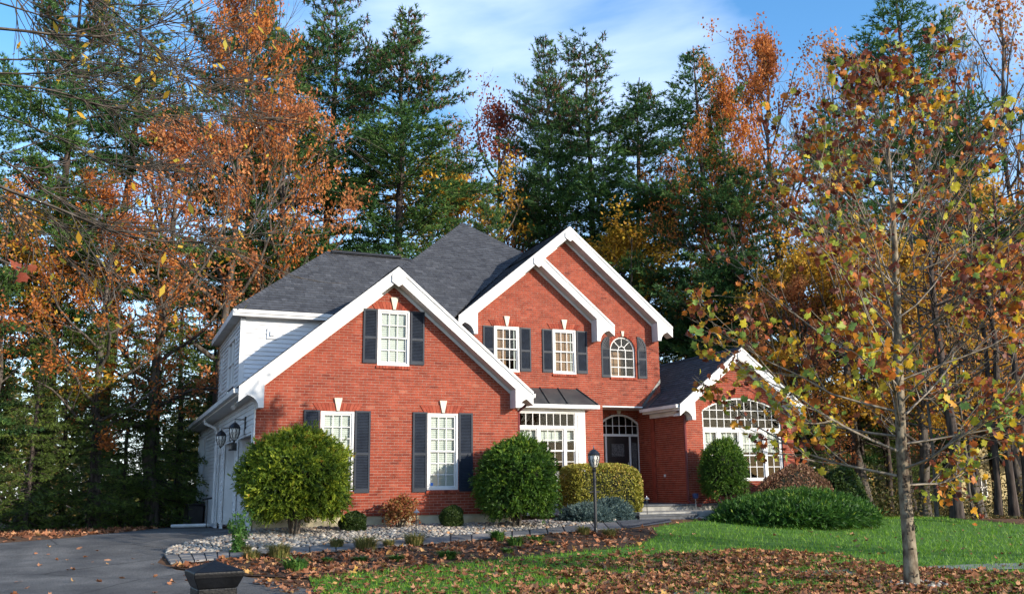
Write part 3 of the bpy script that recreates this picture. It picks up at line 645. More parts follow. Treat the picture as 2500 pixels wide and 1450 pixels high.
# right wing
CSD = 1 / math.sqrt(1 + DSL * DSL); DXL, DXR = 10.53, 15.35
roof_plane('roof', (DXL, 0, DZ - DSL * (DX - DXL)), (0, -1, 0), (1, 0, DSL), [(-YC + .01, 0), (-(YD - OV), 0), (-(YD - OV), (DX - DXL) / CSD), (-9.0, (DX - DXL) / CSD), (-9.0, .98), (-YC + .01, .98)], 23)
roof_plane('roof', (DXR, 0, DZ - DSL * (DXR - DX)), (0, 1, 0), (-1, 0, DSL), [(YD - OV, 0), (9, 0), (9, (DXR - DX) / CSD), (YD - OV, (DXR - DX) / CSD)], 24)
shingles_all.sort(key=lambda q: -q[0]); rest = {}
for i, (s_, rp, a) in enumerate(shingles_all):
    mb = MB() if i < 300 else rest.setdefault(rp.name, (rp, MB()))[1]
    slab(mb, *a[:10], t=a[10])
    if i < 300: mb.build('shingle', M_shing, rp)
for rp, mb in rest.values(): mb.build('shingles', M_shing, rp, kind='stuff')
# ridge and hip caps
def cap(p0, p1, w=.13):
    p0, p1 = Vector(p0), Vector(p1); d = (p1 - p0); n = max(1, int(d.length / .16)); s = Vector((-d.y, d.x, 0)).normalized() * w; m_ = MB(); r = random.Random(n)
    for i in range(n):
        a = p0 + d * (i / n); b = p0 + d * ((i + 1) / n) ; u = Vector((0, 0, .022)); lo = Vector((0, 0, -w * .62))
        t = r.gauss(.4, .2)
        m_.poly([a + s + lo + u, a + u * 1.6, b + u, b + s + lo + u * .6], 0, t).poly([a + u * 1.6, a - s + lo + u, b - s + lo + u * .6, b + u], 0, t)
    return m_.build('ridge_cap', M_shing, house)
cap(PK + Vector((-k_, -k_, -k_ * SL)), PK); cap(PK + Vector((kR, -kR, -kR * SL)), PK)
cap((UX, UE, UZ), (UX + half, UE + half, UZ + half * SL)); cap((UX + half, UE + half, UZ + half * SL), (3.1, UE + half, UZ + half * SL))
MB().prism([(UX + half + .15, UE + half - .16, UZ + half * SL - .02), (UX + half + .15, UE + half, UZ + half * SL + .09), (UX + half + .15, UE + half + .16, UZ + half * SL - .02)], (2.3, 0, 0)).build('ridge_vent', M_under, house)
cap((AX, -OV, AZ), (AX, 4.0, AZ)); cap((BX, YB - OV, BZ), (BX, 6.3, BZ)); cap((CX, YC - OV, CZ), (CX, 7.6, CZ)); cap((DX, YD - OV, DZ), (DX, 9, DZ))
# ------------------------------------------------------------------ rakes
def rakes(ax, az, xl, xr, y, sl=SL, left=True, right=True, retl=None, retr=None, bd=.31):
    """barge boards, soffits, frieze boards, apex block and curved returns of one gable; y = wall plane"""
    yf = y - OV
    for sg, xe, on in ((-1, xl, left), (1, xr, right)):
        if not on: continue
        ze = az - sl * abs(xe - ax); r = MB(); z_ = -.052
        r.prism([(ax, yf - .03, az + z_), (xe, yf - .03, ze + z_), (xe, yf - .03, ze + z_ - bd * .45), (xe - sg * bd * .5 / sl, yf - .03, ze + z_ - bd * .45 + (bd * .5) - bd * .55 + bd * .0), (ax, yf - .03, az + z_ - bd)], (0, .03, 0)) if False else \
        r.prism([(ax, yf - .03, az + z_), (xe, yf - .03, ze + z_), (xe, yf - .03, ze + z_ - bd), (ax, yf - .03, az + z_ - bd)], (0, .03, 0))
        rb = r.build('rake_board', M_white, house)
        t = MB(); t.prism([(ax, yf - .055, az + z_ + .045), (xe, yf - .055, ze + z_ + .045), (xe, yf - .055, ze + z_ - .035), (ax, yf - .055, az + z_ - .035)], (0, .025, 0)); t.build('drip_edge', M_white, rb)
        s = MB(); s.prism([(ax, yf, az + z_ - bd + .03), (xe, yf, ze + z_ - bd + .03), (xe, yf, ze + z_ - bd + .005), (ax, yf, az + z_ - bd + .005)], (0, OV - .001, 0)); s.build('soffit', M_soffit, rb)
        q = MB(); q.prism([(ax, y - .03, az + z_ - bd + .0), (xe - sg * .45, y - .03, ze + sl * .45 + z_ - bd), (xe - sg * .45, y - .03, ze + sl * .45 + z_ - bd - .09), (ax, y - .03, az + z_ - bd - .09)], (0, .029, 0)); q.build('frieze_board', M_white, rb)
    MB().prism([(ax - .17, yf - .075, az - .05 - .17 * sl), (ax, yf - .075, az - .035), (ax + .17, yf - .075, az - .05 - .17 * sl), (ax + .17, yf - .075, az - .40), (ax, yf - .075, az - .52), (ax - .17, yf - .075, az - .40)], (0, .04, 0)).build('apex_block', M_white, house, bevel=.006)
    for sg, xe, xw in ((-1, xl, retl), (1, xr, retr)):
        if xw is None: continue
        ze = az - sl * abs(xe - ax) - .052; zb = ze - .14; n = 8; rad = abs(xe - xw) - .14
        xi = xw - sg * .06; zi = az - .052 - sl * abs(xi - ax) - bd + .02
        arc = [(xw + sg * .02 + sg * rad * (1 - math.cos(a)), zb - rad * .9 * (1 - math.sin(a))) for a in [math.pi / 2 * i / n for i in range(n + 1)]]
        pts = [(xe, ze), (xe, zb)] + arc[::-1] + [(xi - sg * .04, arc[0][1]), (xi - sg * .04, zi)]
        MB().prism([(p[0], yf - .035, p[1]) for p in pts], (0, OV + .02, 0)).build('rake_return', M_white, house)
rakes(AX, AZ, -2.89, 4.50, YA, retl=-2.42, retr=4.10)
rakes(BX, BZ, 3.88, 9.22, YB, retl=4.40, retr=8.68)
rakes(CX, CZ, 4.6, 11.60, YC, left=True, retr=11.12)
rakes(DX, DZ, DXL, DXR, YD, sl=DSL, retl=10.99, retr=15.02)
# eave box, gutters
def gutter(p0, p1, outn, parent=house):
    p0, p1, o = Vector(p0), Vector(p1), Vector(outn); u = Vector((0, 0, 1))
    return MB().prism([p0, p0 + o * .11, p0 + o * .125 + u * .10, p0 + u * .10], p1 - p0).build('gutter', M_white, parent)
zeA = zt(AX, AZ, -2.89)
gutter((-2.88, -.30, zeA - .15), (-2.88, 16.1, zeA - .15), (-1, 0, 0))
MB().box(-2.88, XG + .02, -.28, 16.1, zeA - .20, zeA - .17).build('soffit', M_soffit, house); MB().box(-2.88, -2.86, -.3, 16.1, zeA - .17, zeA - .03).build('fascia', M_white, house)
gutter((4.49, -.30, zt(AX, AZ, 4.5) - .15), (4.49, 4.05, zt(AX, AZ, 4.5) - .15), (1, 0, 0))
MB().box(4.2, 4.48, -.28, 4.05, zt(AX, AZ, 4.5) - .2, zt(AX, AZ, 4.5) - .17).build('soffit', M_soffit, house)
zd = DZ - DSL * (DX - DXL)
gutter((DXL + .01, YD - OV + .02, zd - .11), (DXL + .01, YC - .02, zd - .11), (-1, 0, 0))
MB().box(DXL + .01, XD, YD - .33, YC - .01, zd - .17, zd - .14).box(DXL + .02, DXL + .045, YD - .33, YC - .01, zd - .14, zd - .03).box(XD - .14, XD - .003, YD - .003, YC - .01, zd - .30, zd - .171).build('soffit', M_white, house)
MB().prism([(11.27, YC - .012, 3.98), (10.55, YC - .012, zd + .01), (10.55, YC - .012, zd + .16), (11.27, YC - .012, 4.12)], (0, -.012, 0)).prism([(10.53, YC - .02, zd + .02), (10.53, YC - .42, zd + .02), (11.2, YC - .22, zd + .02 + .67 * DSL), (11.2, YC - .02, zd + .02 + .67 * DSL)], (-.012, 0, .02)).build('flashing', M_metal, house)
# garage-end wall closing faces, side and back walls
MB().box(4.0, 4.21, .02, YB, -.2, 2.85).box(8.72, 8.90, YB + .02, YDOOR, -.2, 3.0).box(11.06, 11.26, YC + .02, 14.2, 2.6, 5.75).box(14.86, 15.06, YD + .02, 8.8, -.2, 3.1).build('side_wall', M_mortar, house)
MB().box(.6, 11.2, 14.3, 14.5, -.6, 5.3).box(XG + .15, .5, 15.8, 15.95, -.8, 2.9).build('back_wall', M_siding, house)
# ------------------------------------------------------------------ siding
def siding(name, fr, poly, holes, exp=.122, label=None):
    b = MB()
    for (v0, v1, l0, r0, l1, r1) in courses(poly, holes, exp): b.poly([fr.p(l0, v0, 0), fr.p(r0, v0, 0), fr.p(r1, v1, 0), fr.p(l1, v1, 0)])
    w_ = b.build(name, M_siding, house)
    if label: w_['label'] = label
    for i, (v0, v1, l0, r0, l1, r1) in enumerate(courses(poly, holes, exp)):
        m_ = MB(); j = ((i * 7) % 5 - 2) * .0006; slab(m_, fr, v0 + .001, v1 + .004, l0, r0, l1, r1, .030 + j, .005, 0); m_.build('siding_board', M_siding, w_)
    return w_
fU = Frame((0, UE + .25, 0), (1, 0, 0), (0, 0, 1)); ys = UE + .25
ztop = UZ - .06
siding('siding_wall', fU, [(XG, 3.4), (AX - .3, 5.2), (AX + .2, ztop - .17), (XG, ztop - .17)], [], label='white clapboard front of the upper storey over the garage')
fG = Frame((XG, 0, 0), (0, -1, 0), (0, 0, 1))     # garage side, faces left
D1 = (.30, 2.95); D2 = (3.50, 6.15); D3 = (6.90, 7.75); DT = 2.0; DB = -.33
holes = [rect(-D1[1], -D1[0], -1, DT), rect(-D2[1], -D2[0], -1, DT), rect(-D3[1], -D3[0], -1, 1.75)]
siding('siding_wall', fG, [(-15.9, -.5), (-.09, -.5), (-.09, 2.85), (-15.9, 2.85)], holes, label='white clapboard garage side wall')
UB = UE + 2 * half - .25
siding('siding_wall', fG, [(-UB, 3.35), (-ys, 3.35), (-ys, ztop - .10), (-UB, ztop - .10)], [rect(-6.6, -4.75, 3.52, 4.98), rect(-8.75, -8.0, 3.6, 4.9)], label='white clapboard end wall of the upper storey')
MB().box(XG - .035, XG + .10, ys - .035, ys - .001, 3.2, ztop - .17).box(XG - .037, XG - .003, ys, ys + .10, 3.2, ztop - .12).box(XG - .03, XG + .0, -.001, .085, -.4, 2.86).box(XG - .03, XG, 15.86, 16, -.6, 2.86).build('corner_board', M_white, house)
# upper eave: fascia, soffit, frieze
MB().box(UX, .6, UE - .03, UE, UZ - .20, UZ - .02).box(UX - .03, UX, UE - .03, UE + 2 * half, UZ - .20, UZ - .02).build('fascia', M_white, house)
MB().box(UX, .6, UE - .06, UE - .031, UZ - .12, UZ - .03).build('gutter', M_white, house)
MB().box(UX + .001, .6, UE + .001, ys, UZ - .20, UZ - .18).box(UX + .001, XG, ys, UE + 2 * half, UZ - .20, UZ - .18).build('soffit', M_soffit, house)
MB().box(XG + .1, .6, ys - .03, ys - .001, ztop - .17, ztop - .12).build('frieze_board', M_white, house)
MB().box(-1.76, -1.48, ys - .06, ys - .001, 4.72, 5.02).build('vent_plate', M_siding, house, bevel=.006).children
MB().box(-1.68, -1.56, ys - .11, ys - .061, 4.80, 4.93).build('vent_hood', M_white, house)
def side_window(y0, y1, z0, z1, x=XG):
    f = MB(); t = .09
    f.box(x - .03, x + .05, y0, y1, z0, z0 + t).box(x - .03, x + .05, y0, y1, z1 - t, z1).box(x - .03, x + .05, y0, y0 + t, z0 + t, z1 - t).box(x - .03, x + .05, y1 - t, y1, z0 + t, z1 - t).box(x - .01, x + .04, y0 + t, y1 - t, (z0 + z1) / 2 - .03, (z0 + z1) / 2 + .03).box(x - .012, x + .04, (y0 + y1) / 2 - .05, (y0 + y1) / 2 + .05, z0 + t, z1 - t)
    w_ = f.build('window', M_white, house); MB().poly([(x + .02, y0, z0), (x + .02, y1, z0), (x + .02, y1, z1), (x + .02, y0, z1)]).build('pane', M_glass, w_)
    r_ = MB(); r_.box(x + .3, x + .32, y0 - .2, y1 + .2, z0 - .2, z1 + .2); r_.build('room', M_room, w_); MB().poly([(x + .08, y0, (z0 + z1) / 2), (x + .08, y1, (z0 + z1) / 2), (x + .08, y1, z1), (x + .08, y0, z1)]).build('blind', M_blind, w_)
side_window(4.75, 6.6, 3.52, 4.98); side_window(8.0, 8.75, 3.6, 4.9)
# closed panel window on the lower wall, with sill
MB().box(XG - .06, XG - .021, 13.0, 15.0, .62, 2.5).box(XG - .10, XG - .02, 12.9, 15.1, .55, .615).build('window_panel', M_siding, house)
# garage doors
def garage_door(y0, y1, zt_, small=False):
    t = MB(); tr = .12
    t.box(XG - .045, XG + .32, y0 - tr, y0, DB, zt_ + tr).box(XG - .045, XG + .32, y1, y1 + tr, DB, zt_ + tr).box(XG - .045, XG + .32, y0, y1, zt_, zt_ + tr)
    d = t.build('garage_door' if not small else 'side_door', M_white, house)
    if small:
        MB().box(XG + .2, XG + .24, y0, y1, DB, zt_).build('door_panel', M_siding, d); return
    n = 4
    for i in range(n):
        z0 = DB + (zt_ - DB) * i / n; z1 = DB + (zt_ - DB) * (i + 1) / n - .008
        m_ = MB(); m_.box(XG + .26, XG + .30, y0, y1, z0, z1)
        k = 4
        for j in range(k):
            a = y0 + (y1 - y0) * j / k + .06; b = y0 + (y1 - y0) * (j + 1) / k - .06
            frame_y(m_, a, b, z0 + .07, z1 - .07)
        m_.build('door_panel', M_white, d)
        if i == 3:
            for j in range(k):
                a = y0 + (y1 - y0) * j / k + .09; b = y0 + (y1 - y0) * (j + 1) / k - .09; MB().poly([(XG + .255, a, z0 + .1), (XG + .255, b, z0 + .1), (XG + .255, b, z1 - .1), (XG + .255, a, z1 - .1)]).build('pane', M_door, d)
    hb = MB()
    for zz in (.25, 1.3):
        for yy in (y0 + .05, y1 - .3): hb.box(XG + .235, XG + .258, yy, yy + .25, zz, zz + .05)
    hb.box(XG + .22, XG + .258, (y0 + y1) / 2 - .06, (y0 + y1) / 2 - .03, .35, .6); hb.build('strap_hinge', M_blackmetal, d)
def frame_y(mb, a, b, z0, z1, t=.03):
    x0, x1 = XG + .245, XG + .262
    mb.box(x0, x1, a, b, z0, z0 + t).box(x0, x1, a, b, z1 - t, z1).box(x0, x1, a, a + t, z0 + t, z1 - t).box(x0, x1, b - t, b, z0 + t, z1 - t)
garage_door(*D1, DT); garage_door(*D2, DT); garage_door(*D3, 1.75, True)
# downspouts
MB().tube([(-2.86, 8.6, zeA - .15), (-2.86, 8.6, zeA - .30), (-2.56, 8.4, zeA - .45), (-2.50, 8.4, zeA - .6), (-2.50, 8.4, -.36)], .048, 8).build('downspout', M_white, house, smooth=False)
MB().tube([(4.50, .0, zeA - .1), (4.46, .02, zeA - .25), (4.27, .07, zeA - .42), (4.26, .07, .02)], .04, 8).build('downspout', M_redpipe, house)
MB().tube([(XD - .33, YD - .02, zd - .1), (XD - .30, YD - .02, zd - .18), (XD - .05, YD - .05, zd - .32), (XD - .05, YD - .06, .18), (XD - .0, YD - .16, .08), (XD + .22, YD - .34, .02)], .045, 8).build('downspout', M_redpipe, house)
# spotlights under soffit
for yy in (1.6, 1.85): MB().tube([(-2.7, yy, zeA - .2), (-2.72, yy, zeA - .26)], .03, 8).tube([(-2.72, yy, zeA - .26), (-2.78, yy - .05, zeA - .34)], [.035, .055], 10).build('floodlight', M_soffit, house)
# carriage lanterns beside/above the garage doors
def lantern_mesh(z=0):
    g = MB(); g.lathe([(.03, -.26), (.075, -.22), (.115, -.08), (.12, .02), (.115, .03)], n=12)
    m_ = MB(); m_.lathe([(.125, .02), (.135, .045), (.12, .07), (.085, .12), (.04, .155), (.015, .165), (.012, .20)], n=14)
    m_.lathe([(.008, -.31), (.02, -.28), (.04, -.255), (.03, -.25)], n=10)
    for k in range(8):
        a = math.pi * 2 * k / 8; b = math.pi * 2 * (k + .5) / 8; P = lambda r, t, z: (r * math.cos(t), r * math.sin(t), z)
        m_.tube([P(.035, a, -.26), P(.085, b, -.20), P(.122, a, -.09), P(.10, b, -.03) if 0 else P(.126, b, .02)], .006, 4); m_.tube([P(.035, b, -.26), P(.085, a, -.20), P(.122, b, -.09), P(.126, a, .02)], .006, 4)
    return g, m_
def wall_lantern(y, z):
    g, m_ = lantern_mesh(); c = Vector((XG - .28, y, z))
    for b in (g, m_): b.v = [tuple(Vector(v) * 1.05 + c) for v in b.v]
    m_.box(XG - .05, XG - .02, y - .05, y + .05, z - .12, z + .32); m_.tube([(XG - .03, y, z + .24), (XG - .28, y, z + .25), (XG - .28, y, z + .18)], .012, 6)
    l_ = m_.build('wall_lantern', M_blackmetal, house); g.build('lantern_glass', M_frost, l_, smooth=True)
wall_lantern(1.62, 2.12); wall_lantern(4.85, 2.10); 
MB().box(XG - .22, XG - .02, 3.1, 3.36, 1.66, 1.70).box(XG - .16, XG - .04, 3.14, 3.32, 1.70, 1.86).build('door_sensor_lamp', M_blackmetal, house, bevel=.01)
# ------------------------------------------------------------------ entry
MB().box(8.915, XD - .003, YC + .002, YDOOR, 3.14, 3.18).build('porch_ceiling', M_white, house)
MB().box(8.915, XD + .3, YC - .02, YC + .12, 3.145, 3.187).build('porch_header', M_white, house)
MB().box(XD - .05, XD - .003, YC - .10, YC + .12, 0, 3.0).build('brick_pilaster', M_brickd, house)
y = YDOOR - .01; ex0, ex1 = 9.45, 10.985; esp = 2.66; eh = .34; hw = (ex1 - ex0) / 2; RA = (hw * hw + eh * eh) / (2 * eh); cz = esp + eh - RA; aa = math.asin(hw / RA); uc = (ex0 + ex1) / 2
f = MB(); ring(f, uc, cz, RA - .06, RA, y - .03, .09, math.pi / 2 - aa, math.pi / 2 + aa, 14)
f.box(ex0, ex0 + .07, y - .03, y + .06, .13, esp).box(ex1 - .07, ex1, y - .03, y + .06, .13, esp).box(ex0 + .07, ex1 - .07, y - .035, y + .06, 2.26, 2.34)
f.box(9.655, 9.715, y - .025, y + .06, .13, 2.26).box(10.57, 10.635, y - .025, y + .06, .13, 2.26).box(ex0, ex1, y - .05, y + .1, .02, .13)
de = f.build('entry_frame', M_white, house); de['label'] = 'white arched entry frame with transom and sidelights'
mt = MB()
for x in (9.72, 9.97, 10.22, 10.47, 10.72): mt.box(x - .011, x + .011, y - .005, y + .02, 2.34, cz + math.sqrt(RA * RA - (x - uc) ** 2) - .05)
mt.box(ex0 + .07, ex1 - .07, y - .004, y + .019, 2.60, 2.622); mt.build('muntin', M_white, de)
MB().poly([(ex0 + .05, y + .01, 2.33), (ex1 - .05, y + .01, 2.33)] + [(uc + (RA - .05) * math.cos(a), y + .01, cz + (RA - .05) * math.sin(a)) for a in [math.pi / 2 - aa * .97 + 2 * aa * .97 * i / 12 for i in range(13)]]).build('pane', M_glass, de)
rm = MB(); room(rm, ex0, ex1, .1, 3.0, y + .08, 1.5); rm.build('room', M_dark, de)
dr = MB(); dr.box(9.715, 10.57, y + .0, y + .04, .13, 2.26)
for a, b, c, d_ in ((9.80, 10.12, .28, 1.35), (10.17, 10.49, .28, 1.35)): dr.box(a, b, y - .012, y, c, c + .03).box(a, b, y - .012, y, d_ - .03, d_).box(a, a + .03, y - .012, y, c + .03, d_ - .03).box(b - .03, b, y - .012, y, c + .03, d_ - .03)
frame_box(dr, 9.86, 10.42, 1.56, 2.05, y - .014, .04, .014)
do = dr.build('door', M_door, house); do['label'] = 'black front door with a small square light'
MB().box(9.90, 10.38, y - .006, y - .001, 1.60, 2.01).build('pane', noisemat('rain_glass', (.05, .05, .052), (.13, .13, .13), 30, .2), do)
MB().tube([(10.50, y - .06, 1.1), (10.50, y - .06, 1.4)], .014, 8).box(10.49, 10.51, y - .06, y, 1.11, 1.13).box(10.49, 10.51, y - .06, y, 1.37, 1.39).build('handle', M_steel, do)
MB().box(10.635, ex1 - .07, y + .0, y + .04, .13, 2.26).box(9.52, 9.655, y, y + .04, .13, 2.26).build('sidelight', M_door, de)
MB().box(10.69, 10.86, y - .008, y - .001, .75, 2.05).build('sidelight_pane', MATS['rain_glass'], de)
MB().prism([(uc - .05, YDOOR - .03, 3.02), (uc + .05, YDOOR - .03, 3.02), (uc + .08, YDOOR - .03, 3.13), (uc - .08, YDOOR - .03, 3.13)], (0, .02, 0)).build('keystone', M_key, de)
MB().box(XD - .04, XD - .01, 3.72, 3.80, .9, .98).build('outlet_cover', M_white, house)
# porch floor and steps
pf = thing('porch', 'bluestone entry porch and steps in the corner by the front door', 'porch', (9.8, 3, -.3)); 
def pbuild(mb, name, mat, bevel=.006): o = mb.build(name, mat, pf, bevel=bevel); o.location = (-9.8, -3, .3); return o
pbuild(MB().box(8.5, 12.3, 2.20, 5.38, .03, .085), 'slab', M_slab); pbuild(MB().box(8.53, 12.2, 2.24, 5.38, -.32, .029), 'riser', M_pconc); pbuild(MB().box(9.2, 10.95 - .06, 4.75, 5.37, .086, .15), 'step', M_slab)
pbuild(MB().box(8.3, 12.0, .95, 2.23, -.45, -.10), 'landing', M_pconc)
pbuild(MB().box(8.05, 10.0, .52, .94, -.20, -.15), 'step', M_slab); pbuild(MB().box(8.07, 9.97, .54, .94, -.45, -.201), 'riser', M_slab)

link = _link
# ------------------------------------------------------------------ ground sheets
def slice_poly(poly, ys):
    def clip(P, y, keep_above):
        o = []
        for i in range(len(P)):
            a, b = P[i], P[(i + 1) % len(P)]; ia = (a[1] >= y) == keep_above; ib = (b[1] >= y) == keep_above
            if ia: o.append(a)
            if ia != ib: t = (y - a[1]) / (b[1] - a[1]); o.append((a[0] + t * (b[0] - a[0]), y))
        return o
    res = []
    for y0, y1 in zip(ys[:-1], ys[1:]):
        q = clip(clip(poly, y0, True), y1, False)
        if len(q) >= 3: res.append(q)
    return res
def drape(name, poly, dz, mat, kind='structure', thick=0, parent=None):
    mb = MB()
    for q in [[(b, a) for a, b in r2] for q0 in slice_poly(poly, GY) for r2 in slice_poly([(b, a) for a, b in q0], [-400, 9, 60, 400])]:
        a = sum(q[i][0] * q[(i + 1) % len(q)][1] - q[(i + 1) % len(q)][0] * q[i][1] for i in range(len(q)))
        if abs(a) < 1e-5: continue
        if a < 0: q = q[::-1]
        if thick: mb.prism([(x, y, gz(y, x) + dz) for x, y in q[::-1]], (0, 0, -thick))
        else: mb.poly([(x, y, gz(y, x) + dz) for x, y in q])
    return mb.build(name, mat, parent, kind=kind)
def pxp(pts): return [(hit(a, b).x, hit(a, b).y) for a, b in pts]
def inside(poly, x, y):
    c = np.zeros(len(x), bool); n = len(poly)
    for i in range(n):
        x0, y0 = poly[i]; x1, y1 = poly[(i + 1) % n]
        k = (y0 > y) != (y1 > y); c ^= k & (x < (x1 - x0) * (y - y0) / ((y1 - y0) or 1e-9) + x0)
    return c
def scatter(poly, n, seed, near=None):
    g = rs(seed); P = np.array(poly); lo, hi = P.min(0), P.max(0)
    x = g.uniform(lo[0], hi[0], n); y = g.uniform(lo[1], hi[1], n); k = inside(poly, x, y)
    if near: d = np.hypot(x - CAM.x, y - CAM.y); k &= g.random(n) < np.minimum(1, (near / d) ** 2)
    x, y = x[k], y[k]; return np.stack([x, y, gz_np(x, y)], 1)
drape('ground', [(-390, -60), (390, -60), (390, 400), (-390, 400)], 0, M_litter)
lawn_px = pxp([(780, 1490), (755, 1414), (1000, 1388), (1250, 1363), (1560, 1333), (1604, 1308), (1594, 1289), (1660, 1277)]) + [(10.6, .0), (11.4, .9), (16.5, 1.6)] + pxp([(2160, 1260), (2250, 1260), (2350, 1268), (2520, 1284), (2760, 1305)]) + [(15, -14), (8, -19.5), (-2, -19.5)]
lawn = drape('lawn', lawn_px, .012, M_lawn)
drive_p = [(-40, 1)] + [(-16, 1.8)] + pxp([(0, 1327), (200, 1311)]) + [(-3.6, 12.4), (-2.46, 12.4), (-2.46, .0), (-2.44, -.5)] + pxp([(600, 1302), (500, 1322), (408, 1345), (384, 1374), (430, 1392), (590, 1407), (720, 1430)]) + [(-2.2, -12), (-2.6, -20), (-40, -20)]
drive = drape('driveway', drive_p, .008, M_asph)
mulch_p = pxp([(415, 1388), (560, 1367), (820, 1350), (1100, 1328), (1410, 1302), (1520, 1296), (1592, 1290), (1606, 1308), (1560, 1335), (1250, 1364), (1000, 1389), (755, 1415), (590, 1408)])
mulch = drape('mulch_bed', mulch_p, .022, M_mulch)
wk = [(400, 1360), (560, 1350), (690, 1343), (820, 1334), (960, 1323), (1100, 1312), (1250, 1301), (1412, 1286), (1500, 1275), (1600, 1265)]
wk2 = [(415, 1380), (560, 1367), (690, 1358), (820, 1348), (960, 1337), (1100, 1326), (1250, 1313), (1420, 1298), (1520, 1293), (1640, 1276)]
gravel_p = pxp(wk) + [(8.2, .95), (8.4, 2.2), (8.4, 3.55), (4.26, 3.6), (4.22, -.03), (-2.42, -.03), (-2.5, -.7)] + pxp([(500, 1320), (410, 1344)])
bed = drape('gravel_bed', gravel_p, .015, M_bedbase)
gravel2 = [(10.05, .45), (12.1, .9), (12.3, 2.0), (12.05, 2.1), (12.0, .9), (10.05, .9)]
A_, B_ = pxp(wk), pxp(wk2)
wb = drape('walkway', A_ + B_[::-1], .020, M_slab)
rw = random.Random(4)
def lerp2(a, b, t): return (a[0] + (b[0] - a[0]) * t, a[1] + (b[1] - a[1]) * t)
for i in range(len(A_) - 1):
    L_ = math.dist(A_[i], A_[i + 1]); rows = 3 if i == 0 else 1; n = max(1, round(L_ / (.24 if i == 0 else .62)))
    for k in range(n):
        for j in range(rows):
            g0, g1 = k / n + .012, (k + 1) / n - .012; h0, h1 = j / rows + .02, (j + 1) / rows - .02
            a, b = lerp2(A_[i], A_[i + 1], g0), lerp2(A_[i], A_[i + 1], g1); c, d = lerp2(B_[i], B_[i + 1], g0), lerp2(B_[i], B_[i + 1], g1)
            q = [lerp2(a, c, h1), lerp2(b, d, h1), lerp2(b, d, h0), lerp2(a, c, h0)]; hh = .045 + rw.random() * .006
            MB().prism([(x, y, gz(y) + hh) for x, y in q][::-1], (0, 0, -.03), 0, rw.random()).build('paver', M_paver, wb)
drape('footpath', pxp([(1905, 1400), (2500, 1377)]) + pxp([(2700, 1372), (2700, 1388), (2500, 1391), (2200, 1402), (1905, 1412)]), .026, M_conc)
drape('footpath_near', pxp([(1560, 1452), (1700, 1436), (1760, 1440), (1700, 1470), (1520, 1480)]), .026, M_conc)
# ------------------------------------------------------------------ leaf and stone shapes
def leaf_shape(g, size=1.0, curl=.35):
    """five-lobed curled leaf: fan of 11 triangles around a centre"""
    ang = np.radians([-90, -62, -38, -8, 18, 48, 72, 90, 108, 132, 162, 188, 218, 242]); rad = np.array([.16, .46, .40, .54, .42, .60, .47, .66, .47, .60, .42, .54, .40, .46]) * (1 + g.uniform(-.12, .12, 14))
    V = np.zeros((15, 3)); V[1:, 0] = rad * np.cos(ang); V[1:, 1] = rad * np.sin(ang)
    ax = g.uniform(0, np.pi); u = V[:, 0] * np.cos(ax) + V[:, 1] * np.sin(ax); r2 = V[:, 0] ** 2 + V[:, 1] ** 2
    V[:, 2] = curl * (g.uniform(-1.0, 1.6) * u ** 2 + g.uniform(-.4, 1.0) * r2) * 1.6 + g.uniform(-.07, .07, 15) * curl
    F = np.array([[0, i, i % 14 + 1] for i in range(1, 15)])
    return V * size, F
LEAVES = [leaf_shape(rs(100 + i)) for i in range(10)]
LEAVESF = [leaf_shape(rs(200 + i), curl=.55) for i in range(10)]
def rot_random(g, n, flat=None):
    """n rotation matrices; flat = spread (rad) about the vertical, None = any"""
    q = g.normal(size=(n, 4)); 
    if flat is not None:
        a = g.uniform(0, 2 * np.pi, n); t = g.normal(0, flat, n); ph = g.uniform(0, 2 * np.pi, n)
        q = np.stack([np.cos(t / 2) * np.cos(a / 2), np.sin(t / 2) * np.cos(ph + a / 2), np.sin(t / 2) * np.sin(ph + a / 2), np.cos(t / 2) * np.sin(a / 2)], 1)
    q /= np.linalg.norm(q, axis=1)[:, None]; w, x, y, z = q.T
    return np.stack([1 - 2 * (y * y + z * z), 2 * (x * y - z * w), 2 * (x * z + y * w), 2 * (x * y + z * w), 1 - 2 * (x * x + z * z), 2 * (y * z - x * w), 2 * (x * z - y * w), 2 * (y * z + x * w), 1 - 2 * (x * x + y * y)], 1).reshape(n, 3, 3)
def stamp(shapes, P, size, Rm, g, tint):
    """many small shapes joined in one mesh"""
    idx = g.integers(0, len(shapes), len(P)); Vs, Fs, Ts, b = [], [], [], 0
    for k, (V, F) in enumerate(shapes):
        s = np.where(idx == k)[0]
        if not len(s): continue
        W = np.einsum('nij,vj->nvi', Rm[s], V) * size[s][:, None, None] + P[s][:, None, :]
        Vs.append(W.reshape(-1, 3)); Fs.append((F[None] + (np.arange(len(s)) * len(V))[:, None, None]).reshape(-1, F.shape[1]) + b); Ts.append(np.repeat(tint[s], len(F))); b += W.shape[0] * W.shape[1]
    return np.concatenate(Vs), np.concatenate(Fs), np.concatenate(Ts)
PAL = {}
def singles(name, shapes, P, size, Rm, g, tint, mat, parent, key):
    """individual objects sharing mesh data, colour in 6 steps"""
    for i in range(len(P)):
        k = int(g.integers(0, len(shapes))); tq = min(5, int(tint[i] * 6)); kk = (key, k, tq)
        if kk not in PAL:
            V, F = shapes[k]; PAL[kk] = mesh_np(name, V, F, mat, np.full(len(F), (tq + .5) / 6), smooth=(key == 'stone'))
        o = link(name, PAL[kk], parent); m4 = np.eye(4); m4[:3, :3] = Rm[i] * size[i]; m4[:3, 3] = P[i]; o.matrix_world = Matrix(m4.tolist())
def near_first(P): return np.argsort(np.hypot(P[:, 0] - CAM.x, P[:, 1] - CAM.y))
